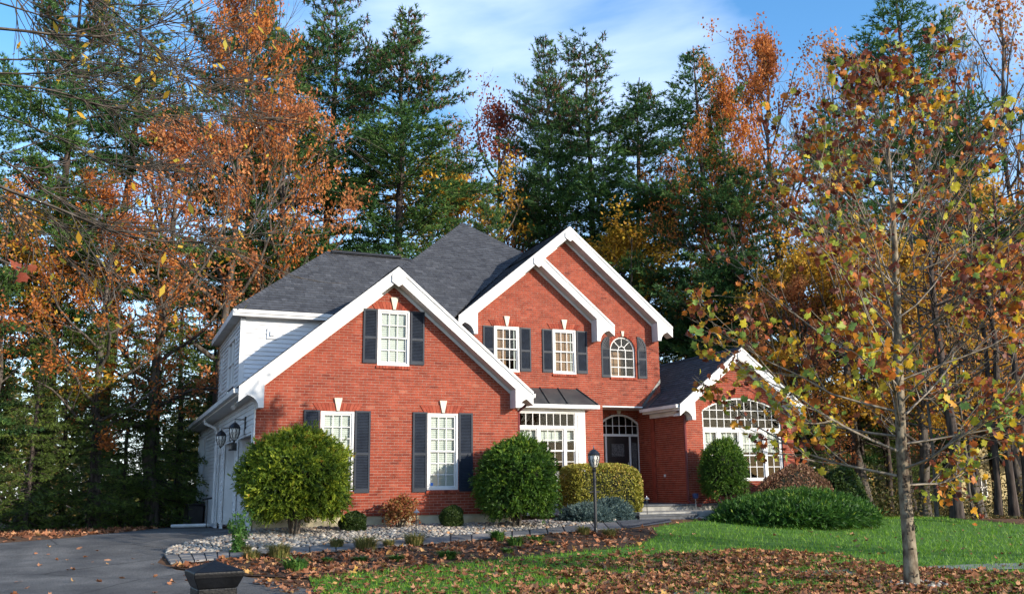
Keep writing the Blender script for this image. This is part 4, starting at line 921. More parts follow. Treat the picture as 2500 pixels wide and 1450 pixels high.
def ico():
    import bmesh
    b = bmesh.new(); bmesh.ops.create_icosphere(b, subdivisions=2, radius=1); V = np.array([v.co[:] for v in b.verts]); F = np.array([[v.index for v in f.verts] for f in b.faces]); b.free(); return V, F
IV, IF = ico()
def ico1():
    import bmesh
    b = bmesh.new(); bmesh.ops.create_icosphere(b, subdivisions=1, radius=1); V = np.array([v.co[:] for v in b.verts]); F = np.array([[v.index for v in f.verts] for f in b.faces]); b.free(); return V, F
SV, SF = ico1()
STONES = []
for i in range(10):
    g = rs(300 + i); V = SV * (1 + g.uniform(-.14, .14, (len(SV), 1))); V = V * np.array([1.15, .85, .6]) * (1 + g.uniform(-.15, .15, 3)); STONES.append((V, SF))
# river stones
g = rs(5); sp = .078
X, Y = np.meshgrid(np.arange(-6, 9, sp), np.arange(-5, 4, sp)); X = X.ravel() + g.uniform(-.035, .035, X.size); Y = Y.ravel() + g.uniform(-.035, .035, Y.size)
k = inside(gravel_p, X, Y) & ~((X > 4.0) & (Y > 1.6)); X, Y = X[k], Y[k]
k = g.random(len(X)) < np.where(Y > -.2, .8, 1); X, Y = X[k], Y[k]
P = np.stack([X, Y, np.interp(Y, GY, GZ) + .03 + g.uniform(0, .03, len(X))], 1); o_ = near_first(P); P = P[o_]
sz = g.uniform(.032, .062, len(P)); Rm = rot_random(g, len(P), .35); tn = g.random(len(P))
singles('stone', STONES, P[:300], sz[:300], Rm[:300], g, tn[:300], M_stone, bed, 'stone')
V, F, T = stamp(STONES, P[300:], sz[300:], Rm[300:], g, tn[300:]); link('stones', mesh_np('stones', V, F, M_stone, T, True), bed, 'stuff')
P = scatter([(9.65, -.5), (11.0, -.1), (12.3, .9), (12.3, 2.15), (12.05, .9), (10.02, .95), (10.02, .5), (9.65, .5)], 1400, 8); 
Q = [(x, y) for x, y in pxp([(2126, 1300), (2150, 1286), (2145, 1268), (2115, 1262), (2000, 1290)])]; P = np.concatenate([P, scatter(Q, 2600, 9)])
tb = on_y(2225, 1436, -12.0); a = g.uniform(0, 2 * np.pi, 70); rr = g.uniform(.14, .42, 70); P = np.concatenate([P, np.stack([tb.x + .12 + rr * 1.2 * np.cos(a), -12 + rr * np.sin(a), np.full(70, gz(-12) + .02)], 1)]); P[:, 2] += .03
V, F, T = stamp(STONES, P, g.uniform(.03, .058, len(P)), rot_random(g, len(P), .35), g, g.random(len(P)))
tag(link('border_stones', mesh_np('border_stones', V, F, M_stone, T, True)), 'pale river stones edging the juniper mound and ringing the young tree', 'stones', kind='stuff')
# ------------------------------------------------------------------ grass
def blades(P, h, wd, g, lean=.5, tint=None):
    n = len(P); a = g.uniform(0, 2 * np.pi, n); d = np.stack([np.cos(a), np.sin(a), np.zeros(n)], 1) * wd[:, None]; l = g.normal(0, lean, (n, 2)) * h[:, None]
    tip = P + np.stack([l[:, 0], l[:, 1], h], 1); V = np.stack([P - d, P + d, tip], 1).reshape(-1, 3); F = np.arange(3 * n).reshape(-1, 3)
    return V, F, (g.random(n) if tint is None else tint)
g = rs(21); P = scatter(lawn_px, 1700000, 22, near=9.5)
D = np.hypot(P[:, 0] - CAM.x, P[:, 1] - CAM.y); P[:, 2] += .01
pn = np.sin(P[:, 0] * 1.9 + 1.3 * np.sin(P[:, 1] * 1.1)) * np.cos(P[:, 1] * 2.3 + P[:, 0]) * .13
V, F, T = blades(P, g.uniform(.03, .075, len(P)) * (1 + D / 60), .0035 + .00022 * D, g, .55, np.clip(g.random(len(P)) * .8 + .1 + pn, 0, 1))
print('grass', len(F))
tag(link('grass', mesh_np('grass', V, F, M_grass, T)), 'short green lawn grass in front of the house and under the young tree', 'grass', kind='stuff')
# ------------------------------------------------------------------ fallen leaves
def leaves_on(parent, P, g, s0=.045, s1=.115, n_single=0, lift=.02, tlo=0, thi=1, flat=.45, shapes=LEAVESF, name='leaf'):
    P = P[near_first(P)].copy(); P[:, 2] += lift + g.uniform(0, .035, len(P)); sz = s0 + (s1 - s0) * g.beta(1.1, 2.0, len(P)) * 1.45; Rm = rot_random(g, len(P), flat); tn = g.uniform(tlo, thi, len(P))
    if n_single: singles(name, shapes, P[:n_single], sz[:n_single], Rm[:n_single], g, tn[:n_single], M_fallen, parent, 'fl')
    if len(P) > n_single:
        V, F, T = stamp(shapes, P[n_single:], sz[n_single:], Rm[n_single:], g, tn[n_single:]); link('leaves', mesh_np('leaves', V, F, M_fallen, T), parent, 'stuff')
g = rs(31)
heavy = pxp([(1180, 1490), (1300, 1418), (1560, 1362), (1800, 1345), (2050, 1358), (2200, 1392), (2500, 1402), (2760, 1400), (2760, 1500)])
P1 = scatter(heavy, 36000, 32); nn = np.sin(P1[:, 0] * 2.1) * np.cos(P1[:, 1] * 1.7 + P1[:, 0] * .8); P1 = P1[g.random(len(P1)) < .66 + .6 * nn]
P2 = scatter(lawn_px, 3200, 33); mid = pxp([(600, 1420), (1000, 1392), (1560, 1345), (1700, 1350), (1330, 1412), (1180, 1480), (760, 1480)]); P3 = scatter(mid, 2800, 34)
band = scatter(lawn_px, 2200, 133, near=14)
leaves_on(lawn, np.concatenate([P1, P2[g.random(len(P2)) < .5], P3, band]), g, n_single=300, flat=.32)
P = scatter(mulch_p, 5200, 35); P = P[g.random(len(P)) < np.clip(.95 - (P[:, 0] + 1) * .085, .22, 1)]; leaves_on(mulch, P, g, .05, .12, lift=.03, flat=.45, tlo=.2)
P = scatter(gravel_p, 420, 36); leaves_on(bed, P, g, .05, .1, lift=.07, tlo=.3)
P = scatter(pxp([(60, 1340), (380, 1330), (700, 1440), (600, 1470), (0, 1470)]), 130, 37); P = P[g.random(len(P)) < .5]; leaves_on(drive, P, g, .05, .11, lift=.015, tlo=.3)
P = np.concatenate([scatter([(-14, 3)] + pxp([(0, 1326), (200, 1311)]) + [(-3.7, 12), (-3, 13.5), (-8, 14)], 3600, 38), scatter(pxp([(2150, 1258), (2250, 1258), (2350, 1266), (2520, 1284)]) + [(24, 0), (24, 7), (15, 7)], 5000, 39)])
fl = tag(_link('forest_leaf_litter', None), 'brown and orange leaf litter along the edge of the woods', 'leaf litter'); V, F, T = stamp(LEAVESF, P + np.array([0, 0, .03]), g.uniform(.08, .16, len(P)), rot_random(g, len(P), .5), g, g.uniform(.1, .95, len(P)))
bpy.data.objects.remove(fl); tag(link('leaf_litter', mesh_np('leaf_litter', V, F, M_fallen, T)), 'brown and orange leaf litter along the edge of the woods', 'leaf litter', kind='stuff')
print('ground done')
# ------------------------------------------------------------------ trees
def tubes(branches, n=5):
    Vs, Fs, b = [], [], 0
    for pts, rad in branches:
        P = np.asarray(pts, float); m_ = len(P); r = np.asarray(rad, float); k = 8 if r[0] > .12 else (5 if r[0] > .03 else 3)
        T = np.gradient(P, axis=0); T /= np.linalg.norm(T, axis=1)[:, None] + 1e-9; ref = np.where(np.abs(T[:, 2:3]) > .9, np.array([[1., 0, 0]]), np.array([[0, 0, 1.]]))
        A = np.cross(T, ref); A /= np.linalg.norm(A, axis=1)[:, None] + 1e-9; B = np.cross(T, A); q = np.arange(k) * 2 * np.pi / k
        V = P[:, None, :] + (A[:, None, :] * np.cos(q)[None, :, None] + B[:, None, :] * np.sin(q)[None, :, None]) * r[:, None, None]
        Vs.append(V.reshape(-1, 3)); i = np.arange(m_ - 1)[:, None] * k; j = np.arange(k)[None]; j2 = (j + 1) % k
        Fs.append(np.stack([i + j, i + j2, i + k + j2, i + k + j], -1).reshape(-1, 4) + b); b += m_ * k
    return np.concatenate(Vs), np.concatenate(Fs)
def quads(P, size, g, asp=.5, droop=0):
    """leaf-sized folded diamonds"""
    n = len(P); Rm = rot_random(g, n); a = Rm[:, :, 0] * size[:, None]; b = Rm[:, :, 1] * size[:, None] * asp
    a[:, 2] -= droop * size; V = np.stack([P - a * .5, P + b * .5, P + a * .5, P - b * .5], 1).reshape(-1, 3); return V, np.arange(4 * n).reshape(-1, 4)
def tufts(P, D, L, w, k, g, spread=.7):
    """bunches of k needles at each point, leaning along D"""
    n = len(P); P = np.repeat(P, k, 0); D = np.repeat(D, k, 0) + g.normal(0, spread, (n * k, 3)); D /= np.linalg.norm(D, axis=1)[:, None]
    s = np.cross(D, g.normal(size=D.shape)); s /= np.linalg.norm(s, axis=1)[:, None]; l = L * g.uniform(.6, 1.2, (n * k, 1))
    V = np.stack([P - s * w, P + s * w, P + D * l], 1).reshape(-1, 3); return V, np.arange(3 * n * k).reshape(-1, 3)
def unit(v): return v / (np.linalg.norm(v) + 1e-9)
def grow(g, p, d, L, r0, lvl, maxl, out, tips, nch, ratio=.55, up=.1, wob=.16, ang=.8, nseg=5):
    pts = [p]; ds = [d]
    for i in range(nseg):
        d = unit(d + g.normal(0, wob, 3) + np.array([0, 0, up])); p = p + d * L / nseg; pts.append(p); ds.append(d)
    r1 = r0 * (.35 if lvl < maxl else .3); out.append((pts, np.linspace(r0, r1, nseg + 1)))
    if lvl >= maxl: tips.append((np.array(pts), np.array(ds))); return
    for c in range(nch[lvl]):
        t = g.uniform(.22, 1.0) * nseg; i = min(int(t), nseg - 1); q = pts[i] + (pts[i + 1] - pts[i]) * (t - i)
        ax = unit(np.cross(ds[i + 1], g.normal(size=3))); a = g.uniform(.55, 1.15) * ang; dd = unit(ds[i + 1] * math.cos(a) + ax * math.sin(a))
        grow(g, q, dd, L * ratio * g.uniform(.7, 1.2) * (1.1 - .35 * t / nseg), max(.006, r0 * (1 - .65 * t / nseg) * .55), lvl + 1, maxl, out, tips, nch, ratio, up, wob, ang, max(3, nseg - 1))
def decid(seed, H, R_, base=.25, limbs=22, nch=(5, 4), leaf=None, n_leaf=9000, lsize=.16, r0=.2, up=.12, top=.65, jit=.22, bark=None, name='tree', thin=1.0, ang=.8, rnd=False):
    g = rs(seed); out, tips = [], []; z = np.linspace(0, H * .96, 12); dx = np.cumsum(g.normal(0, H * .008, (12, 2)), 0); dx -= dx[0]
    tp = np.stack([dx[:, 0], dx[:, 1], z], 1); out.append((tp, np.interp(z, [0, H * .03, H * .5, H], [r0 * 1.35, r0, r0 * .6, .02])))
    for i in range(limbs):
        t = base + (1 - base) * (i + g.random()) / limbs; p = np.array([np.interp(t * H * .96, z, tp[:, k]) for k in range(3)]); a = i * 2.4 + g.uniform(-.4, .4)
        s = (t - base) / (1 - base); prof = math.sin(math.pi * min(1, (s * .86 + .16))) ** .6 * (1 if s < top else 1 - (s - top) * .4)
        if rnd: prof = math.sin(math.pi * min(1, s * .74 + .20)) ** .5
        el = .25 + .9 * s; d = np.array([math.cos(a) * math.cos(el), math.sin(a) * math.cos(el), math.sin(el)])
        grow(g, p, d, R_ * prof * g.uniform(.75, 1.15), r0 * (.42 - .25 * s), 1, len(nch) + 1, out, tips, (0,) + tuple(nch), up=up, ang=ang)
    V, F = tubes(out); tm = mesh_np('trunk', V, F, bark or M_bark); res = [('trunk', tm)]
    if leaf is not None and n_leaf:
        cl = g.random(len(tips)); keep = [i for i in range(len(tips)) if cl[i] < thin]; per = max(1, int(n_leaf / max(1, len(keep)))); Ps = []; Ts = []
        for i in keep:
            pts, ds = tips[i]; u = g.uniform(0, len(pts) - 1.001, per); k = u.astype(int); q = pts[k] + (pts[k + 1] - pts[k]) * (u - k)[:, None]; Ps.append(q + g.normal(0, jit, q.shape)); Ts.append(np.clip(g.normal(cl[i] * .6 + .2, .17, per), 0, 1))
        P = np.concatenate(Ps); T = np.concatenate(Ts); V, F = quads(P, g.uniform(.7, 1.3, len(P)) * lsize, g, .62, .25); res.append(('foliage', mesh_np('foliage', V, F, leaf, T)))
    return res, H
def pine(seed, H, R_, base=.35, step=.55, nl=4, tuft=.24, k=7, dens=1.0, droop=.05, r0=.24, mat=None, cones=0, conic=.8, w=.024, lean=0.0, bark=None, upt=.10, irregular=.35):
    g = rs(seed); out = []; z = np.linspace(0, H, 14); dx = np.cumsum(g.normal(0, H * .004, (14, 2)), 0); dx -= dx[0]; dx[:, 0] += lean * (z / H) * H
    tp = np.stack([dx[:, 0], dx[:, 1], z], 1); out.append((tp, np.interp(z, [0, .5, H * .6, H], [r0 * 1.3, r0, r0 * .6, .02]))); TP, TD, TT = [], [], []
    h = base * H
    while h < H * .985:
        s = (h - base * H) / (H - base * H); a0 = g.uniform(0, 6.28); lump = 1 + irregular * math.sin(h * 1.3 + seed) + g.uniform(-.15, .15)
        for j in range(nl):
            a = a0 + j * 2 * math.pi / nl + g.uniform(-.35, .35); Lb = max(.45, R_ * (1 - s) ** conic * (min(1, .62 + s * 2.2)) * lump * g.uniform(.6, 1.12)); el = (-droop + .5 * s) + g.uniform(-.1, .12)
            p = np.array([np.interp(h, z, tp[:, q]) for q in range(3)]); d = np.array([math.cos(a) * math.cos(el), math.sin(a) * math.cos(el), math.sin(el)]); n = 5; pts = [p]
            for i in range(n): d = unit(d + g.normal(0, .07, 3) + np.array([0, 0, upt * (i / n) - droop * .25])); pts.append(pts[-1] + d * Lb / n)
            pts = np.array(pts); out.append((pts, np.linspace(max(.02, r0 * .26 * (1 - s)), .008, n + 1))); nb = max(5, int(Lb * 5.2 * dens)); tl = g.random()
            for b in range(nb):
                t = (.22 + .78 * (b + g.random()) / nb) * n; i = min(int(t), n - 1); q = pts[i] + (pts[i + 1] - pts[i]) * (t - i); dd = unit(pts[i + 1] - pts[i]); side = unit(np.cross(dd, [0, 0, 1])) * (1 if b % 2 else -1)
                bd = unit(dd * .75 + side * g.uniform(.5, 1) + np.array([0, 0, g.uniform(-.12, .30)])); bl = (.25 + .30 * Lb * (1 - t / n * .55)) * g.uniform(.6, 1.1); m_ = max(3, int(bl / (.10 / dens)))
                u = (np.arange(m_) + g.random(m_)) / m_; TP.append(q + bd * (u * bl)[:, None] + g.normal(0, .05, (m_, 3))); TD.append(np.tile(bd + np.array([0, 0, .35 - droop * 2]), (m_, 1))); TT.append(np.full(m_, tl))
                if bl > .5: out.append((np.array([q, q + bd * bl * .8]), np.array([.010, .004])))
        h += step * g.uniform(.75, 1.25)
    V, F = tubes(out); res = [('trunk', mesh_np('trunk', V, F, bark or M_barkd))]
    P, D, T = np.concatenate(TP), np.concatenate(TD), np.concatenate(TT); V, F = tufts(P, D, tuft * 1.0, w, k, g, .6); T = np.clip(np.repeat(T * .45 + g.random(len(P)) * .5, k), 0, 1); res.append(('needles', mesh_np('needles', V, F, mat or M_pine, T)))
    if cones:
        s = P[:, 2] > H * (1 - cones); Q = P[s]; Q = Q[g.random(len(Q)) < .30]; V, F = tufts(Q, np.tile([0, 0, -1.], (len(Q), 1)), .24, .035, 3, g, .35); res.append(('cones', mesh_np('cones', V, F, M_cone, g.random(len(F)))))
    print('pine', seed, len(P) * k); return res, H
def plant_tree(name, proto, label, cat, px, pyt, Y, rz=0, ws=1.0, group=None, hmin=None, tilt=0):
    parts, H0 = proto; top = on_y(px, pyt, Y); z0 = gz(Y, top.x); s = (top.z - z0) / H0
    o = thing(name, label, cat, (top.x, Y, z0 - .03), group); o.rotation_euler = (0, tilt, rz); o.scale = (s * ws, s * ws, s)
    for n_, me in parts: link(n_, me, o, None if n_ == 'trunk' else 'stuff')
    return o
PA = pine(1, 24, 5.0, base=.30, cones=.22, nl=5, conic=.62); PB = pine(2, 25, 5.4, base=.28, cones=.24, nl=5, irregular=.5, step=.62, conic=.6)
PC = pine(3, 22, 4.8, base=.14, nl=5, step=.52, conic=.62); PD = pine(4, 24, 3.6, base=.62, nl=4, r0=.25)
SPR = pine(5, 11, 2.5, base=.03, step=.34, nl=6, tuft=.17, k=6, dens=.95, droop=.30, r0=.13, mat=M_spruce, conic=.75, upt=.22, irregular=.2, w=.018)
SPR2 = pine(6, 12, 2.7, base=.05, step=.38, nl=6, tuft=.18, k=6, dens=.95, droop=.40, r0=.14, mat=M_spruce, conic=.7, upt=.30, irregular=.25, w=.018)
OA = decid(11, 15, 4.4, base=.22, limbs=26, nch=(5, 4), leaf=M_orange, n_leaf=12000, lsize=.12, thin=.5, jit=.15); OB = decid(12, 13, 4.2, base=.25, limbs=22, nch=(5, 4), leaf=M_copper, n_leaf=10000, lsize=.12, thin=.5, jit=.16)
OC = decid(17, 13, 4.6, base=.30, limbs=26, nch=(5, 4), leaf=M_orange, n_leaf=20000, lsize=.13, thin=.9, jit=.17, rnd=True)
GA = decid(13, 10, 3.8, base=.2, limbs=20, nch=(5, 4), leaf=M_gold, n_leaf=13000, lsize=.12, thin=.75, jit=.15); RA_ = decid(14, 14, 3.4, base=.3, limbs=20, nch=(5, 3), leaf=M_red, n_leaf=6000, lsize=.12, thin=.6)
BA = decid(15, 16, 3.8, base=.25, limbs=26, nch=(6, 4), leaf=M_gold, n_leaf=900, lsize=.13, up=.26, ang=.6, bark=M_bark, r0=.16); BB = decid(16, 15, 3.2, base=.35, limbs=22, nch=(6, 4), leaf=M_copper, n_leaf=1600, lsize=.14, up=.24, ang=.6, r0=.13)
T_ = [
 ('white_pine', PB, 'tall white pine left of the main roof peak, its top cut off', 'pine', 800, -95, 24, .3, 1.0),
 ('white_pine', PA, 'tall pine with a cone-laden top, rising behind the left roof ridge', 'pine', 985, 35, 20, 1.9, 1.2),
 ('white_pine', PA, 'dark narrow pine with a spiky brown top, behind the steep roof peak', 'pine', 1330, 88, 26, 4.2, .78),
 ('white_pine', PB, 'broad pine with ragged brown cones on top, above the tallest gable', 'pine', 1440, 85, 25, 2.2, 1.15),
 ('white_pine', PC, 'lower bushy green pine filling the gap right of the broad cone-topped pine', 'pine', 1560, 185, 23, 5.5, 1.15),
 ('white_pine', PC, 'slender green pine left of the orange maple, low boughs sweeping down to the roof', 'pine', 1700, 112, 18, 1.2, 1.05),
 ('white_pine', PC, 'dark pine standing between the slender pine and the orange maple', 'pine', 1790, 400, 14.5, 3.7, 1.15),
 ('white_pine', PC, 'big dark green pine behind the top of the young sycamore', 'pine', 2195, -60, 14, .7, 1.15),
 ('white_pine', PC, 'dark green pine behind the left side of the young sycamore crown', 'pine', 2010, 240, 11, 2.8, 1.0),
 ('white_pine', PC, 'green pine behind the right side of the young sycamore crown', 'pine', 2330, 260, 13, 5.1, .85),
 ('white_pine', PB, 'pale green pine behind the upper left of the copper oak', 'pine', 650, -120, 21, 4.4, .85),
 ('white_pine', PA, 'thick-trunked pine at the left, behind the hanging bare branches', 'pine', 215, -160, 12, 1.0, .85),
 ('white_pine', PD, 'pine with a tall bare grey trunk at the far left, beside the thick-trunked pine', 'pine', 330, -40, 14, 3.0, .95),
 ('white_pine', PC, 'green pine at the left edge of the picture', 'pine', 15, 150, 11, .4, .85),
 ('white_pine', PC, 'low green pine bough mass just behind the garage roof hip', 'pine', 640, 300, 17, 2.5, .8),
 ('white_pine', PC, 'short dark pine between the steep roof peak and the cone-topped pines', 'pine', 1195, 430, 22, .9, .62),
 ('oak_tree', OA, 'tall copper-orange oak at upper left, reaching the top of the picture', 'oak', 575, -110, 15, .2, .58),
 ('oak_tree', OB, 'rust coloured oak in front of the left pines, crown left of the garage roof', 'oak', 720, 265, 16, 1.4, .8),
 ('oak_tree', OB, 'rust coloured oak leaning over the garage end, behind the spruces', 'oak', 430, 330, 12, 3.3, 1.0),
 ('oak_tree', OA, 'copper-orange oak low behind the left spruces', 'oak', 290, 470, 10.5, 5.0, 1.15),
 ('maple_tree', OA, 'bright orange maple right of the slender pine, against the blue sky', 'maple', 1880, 65, 21, 2.0, .78),
 ('maple_tree', OC, 'small gold-orange maple in front of the orange maple, left of the sycamore', 'maple', 1790, 345, 17, 0, .62),
 ('maple_tree', RA_, 'thin red-brown maple between the cone-laden pine and the dark narrow pine', 'maple', 1215, 235, 29, 1.0, .9),
 ('maple_tree', GA, 'yellow-brown maple low behind the right slope of the tallest gable', 'maple', 1560, 585, 20, 2.6, 1.1),
 ('maple_tree', GA, 'yellow-brown maple low behind the steep roof peak', 'maple', 1130, 470, 25, 4.1, 1.0),
 ('maple_tree', OB, 'rusty maple between the trunks behind the middle of the roof', 'maple', 1290, 500, 30, 2.9, .9),
 ('maple_tree', GA, 'gold maple low at the far left behind the spruces', 'maple', 120, 520, 12, .6, 1.1),
 ('maple_tree', RA_, 'dull red tree at the far left above the spruce tops', 'maple', 150, 420, 13, 3.9, 1.0),
 ('maple_tree', GA, 'dense gold tree behind the middle of the sycamore crown', 'maple', 2070, 620, 7, 1.8, 1.15),
 ('maple_tree', OB, 'russet tree right behind the wing roof, behind the sycamore', 'maple', 1930, 700, 8, 5.3, 1.0),
 ('maple_tree', GA, 'gold tree at the right edge behind the sycamore', 'maple', 2420, 480, 12, 2.1, .9),
 ('maple_tree', OB, 'sparse russet tree at the right edge', 'maple', 2510, 620, 6, .9, .9),
 ('maple_tree', GA, 'gold-brown tree directly behind the sycamore trunk top', 'maple', 2200, 640, 5, 4.4, 1.1),
 ('maple_tree', OB, 'russet tree between the sycamore and the right edge', 'maple', 2330, 640, 4, 2.2, 1.2),
 ('maple_tree', GA, 'gold tree low over the tan house', 'maple', 2440, 690, 7, 1.2, 1.2),
 ('bare_tree', GA, 'many-twigged gold-brown tree behind the wing gable', 'maple', 1990, 640, 9, 2.2, 1.1),
 ('bare_tree', BA, 'bare grey tree against the sky at the upper right, left one of the row', 'tree', 2340, 10, 18, 0, .8),
 ('bare_tree', BB, 'bare grey tree against the sky at the upper right, middle of the row', 'tree', 2430, -30, 16, 2.0, .9),
 ('bare_tree', BA, 'bare grey tree against the sky at the right edge of the picture', 'tree', 2530, -60, 14, 4.0, .9),
 ('bare_tree', BB, 'nearly bare tree left of the big dark pine, above the gold maple', 'tree', 2030, 90, 22, 1.1, .75),
 ('bare_tree', BB, 'thin bare tree behind the right shoulder of the cone-laden pine', 'tree', 1110, 300, 30, 3.1, .8),
 ('bare_tree', BA, 'thin bare tree left of the narrow dark pine', 'tree', 1245, 330, 27, 5.2, .6),
 ('bare_tree', BB, 'bare sapling at the left edge against the pale sky', 'tree', 40, 440, 10, 1.7, .9),
 ('bare_tree', BA, 'bare tree between the two oaks at the upper left', 'tree', 440, 120, 20, 2.3, .6),
 ('spruce_tree', SPR2, 'dark drooping spruce at the left edge of the driveway woods', 'spruce', 20, 800, 11, 0, 1.1),
 ('spruce_tree', SPR, 'dark spruce second from the left edge of the driveway woods', 'spruce', 105, 810, 9.5, 1.3, 1.1),
 ('spruce_tree', SPR2, 'dark spruce below the thick pine trunk', 'spruce', 185, 790, 10.5, 2.2, 1.0),
 ('spruce_tree', SPR, 'spruce with lighter green tip in the middle of the driveway woods', 'spruce', 255, 750, 10, 3.6, 1.0),
 ('spruce_tree', SPR2, 'spruce right of the middle of the driveway woods', 'spruce', 325, 770, 11.5, 4.3, 1.0),
 ('spruce_tree', SPR, 'tall spruce near the garage, second from it', 'spruce', 405, 640, 12.5, 5.1, 1.05),
 ('spruce_tree', SPR2, 'tall spruce touching the garage eave', 'spruce', 470, 640, 15.5, .8, 1.1),
 ('spruce_tree', SPR, 'spruce behind the back corner of the garage', 'spruce', 530, 700, 20, 1.8, 1.2),
 ('spruce_tree', SPR2, 'round dark evergreen against the right wall of the house', 'evergreen', 2010, 1055, 4.2, 1.0, 1.5),
 ('spruce_tree', SPR, 'dark evergreen in the woods behind the young tree trunk', 'evergreen', 2140, 820, 9, 2.0, 1.3),
]
for a in T_:
    plant_tree(a[0], a[1], a[2], a[3], a[4], a[5], a[6], a[7], a[8])
# tall straight trunks at the edge of the right-hand woods (crowns above the picture)
TR = [(2110, 1215, .17, 'lean trunk just right of the juniper mound'), (2176, 1262, .24, 'dark trunk directly behind the young tree'), (2232, 1262, .30, 'thick leaning dark trunk right of the young tree'), (2288, 1268, .12, 'thin grey trunk left of the thickest trunk'), (2338, 1272, .36, 'thickest trunk at the edge of the right lawn'),
      (2378, 1268, .10, 'thin pale trunk left of the tan house'), (2398, 1262, .20, 'dark trunk left of the tan house window'), (2440, 1268, .22, 'trunk crossing the tan house wall'), (2478, 1270, .28, 'stout grey-brown trunk right of the tan house'), (2515, 1276, .26, 'trunk at the right edge of the lawn'), (2060, 1215, .14, 'thin trunk above the juniper mound'), (2262, 1250, .15, 'dark trunk farther back between the two thick trunks')]
g = rs(77)
for i, (px, py, r_, lb) in enumerate(TR):
    p = hit(px, py + 4); p = Vector((p.x, p.y, gz(p.y) - .05)) if p.y < 30 else on_y(px, py, 9); H = 9.5 + (i % 4); out = []; z = np.linspace(0, H, 14); q = np.cumsum(g.normal(0, .035, (14, 2)), 0); q -= q[0]; q[:, 0] += z * (.010 * ((i * 7) % 5 - 2))
    tp = np.stack([q[:, 0], q[:, 1], z], 1); out.append((tp, np.interp(z, [0, .35, 3.5, 7, H], [r_ * .62, r_ * .46, r_ * .38, r_ * .24, .015])))
    for k in range(22):
        t = g.uniform(.22, .98); b = np.array([np.interp(t * H, z, tp[:, c]) for c in range(3)]); a = g.uniform(0, 6.28); tips = []; grow(g, b, np.array([math.cos(a), math.sin(a), .25]), 1.2 + 2.2 * g.random(), .035, 1, 2, out, tips, (0, 6), up=.10)
    o = thing('forest_tree', lb + ' in the woods on the right', 'tree', p[:], 'straight trunks along the edge of the right-hand woods'); V, F = tubes(out); link('trunk', mesh_np('trunk', V, F, M_barkd if r_ > .13 else M_bark), o)
    n = 260; Qs = np.concatenate([a[0] for a in out[1:] if len(a[0])]) if 0 else np.array([b_[0][-1] for b_ in out[1:]]); P = Qs[g.integers(0, len(Qs), n)] + g.normal(0, .3, (n, 3)); V, F = quads(P, g.uniform(.08, .15, n), g, .6); link('foliage', mesh_np('foliage', V, F, (M_gold, M_copper)[i % 2], g.random(n)), o, 'stuff')
# far woods: one mass
g = rs(90); n = 60000; X = g.uniform(-50, 95, n); Y = g.uniform(34, 62, n); hh = 7 + 3 * np.sin(X * .35) + 2.5 * np.sin(X * .9 + 2) + g.normal(0, 1.3, n); Z = -1.2 + np.abs(g.random(n) ** .8) * hh
V, F = quads(np.stack([X, Y, Z], 1), g.uniform(.35, .75, n), g, .7); col = np.clip(.5 + .35 * np.sin(X * .5 + Z * .3) + g.normal(0, .15, n), 0, 1)
M_far = tintmat('far_woods_leaves', [(.06, .09, .03), (.17, .17, .05), (.42, .25, .07), (.60, .40, .10)], rough=.7, trans=.3)
tag(link('far_woods', mesh_np('far_woods', V, F, M_far, col)), 'far-off autumn woods filling the gaps between the trunks', 'woods', kind='stuff')
# understorey brush
g = rs(91); n = 26000
def brush(poly, n, h, mat, lab, seed, s=.11):
    P = scatter(poly, n, seed); g = rs(seed + 1); P[:, 2] += g.random(len(P)) ** 1.4 * h * (1 + .5 * np.sin(P[:, 0] * 1.7)); V, F = quads(P, g.uniform(.6, 1.4, len(P)) * s, g, .5); T = np.clip(.45 + .3 * np.sin(P[:, 0] * 2.1 + P[:, 1]) + g.normal(0, .2, len(P)), 0, 1)
    tag(link('underbrush', mesh_np('underbrush', V, F, mat, T)), lab, 'brush', kind='stuff')
brush([(15, 3), (34, 1), (40, 16), (12, 16)], 34000, 1.5, tintmat('brush_leaves', [(.035, .045, .012), (.10, .085, .025), (.20, .12, .03)], trans=.3), 'low olive and brown underbrush beneath the trees on the right', 92)
brush([(-16, 9), (-4, 13), (-2, 17), (-2, 24), (-20, 20)], 11000, 1.8, M_spruce, 'low dark green growth beneath the spruces on the left', 94)
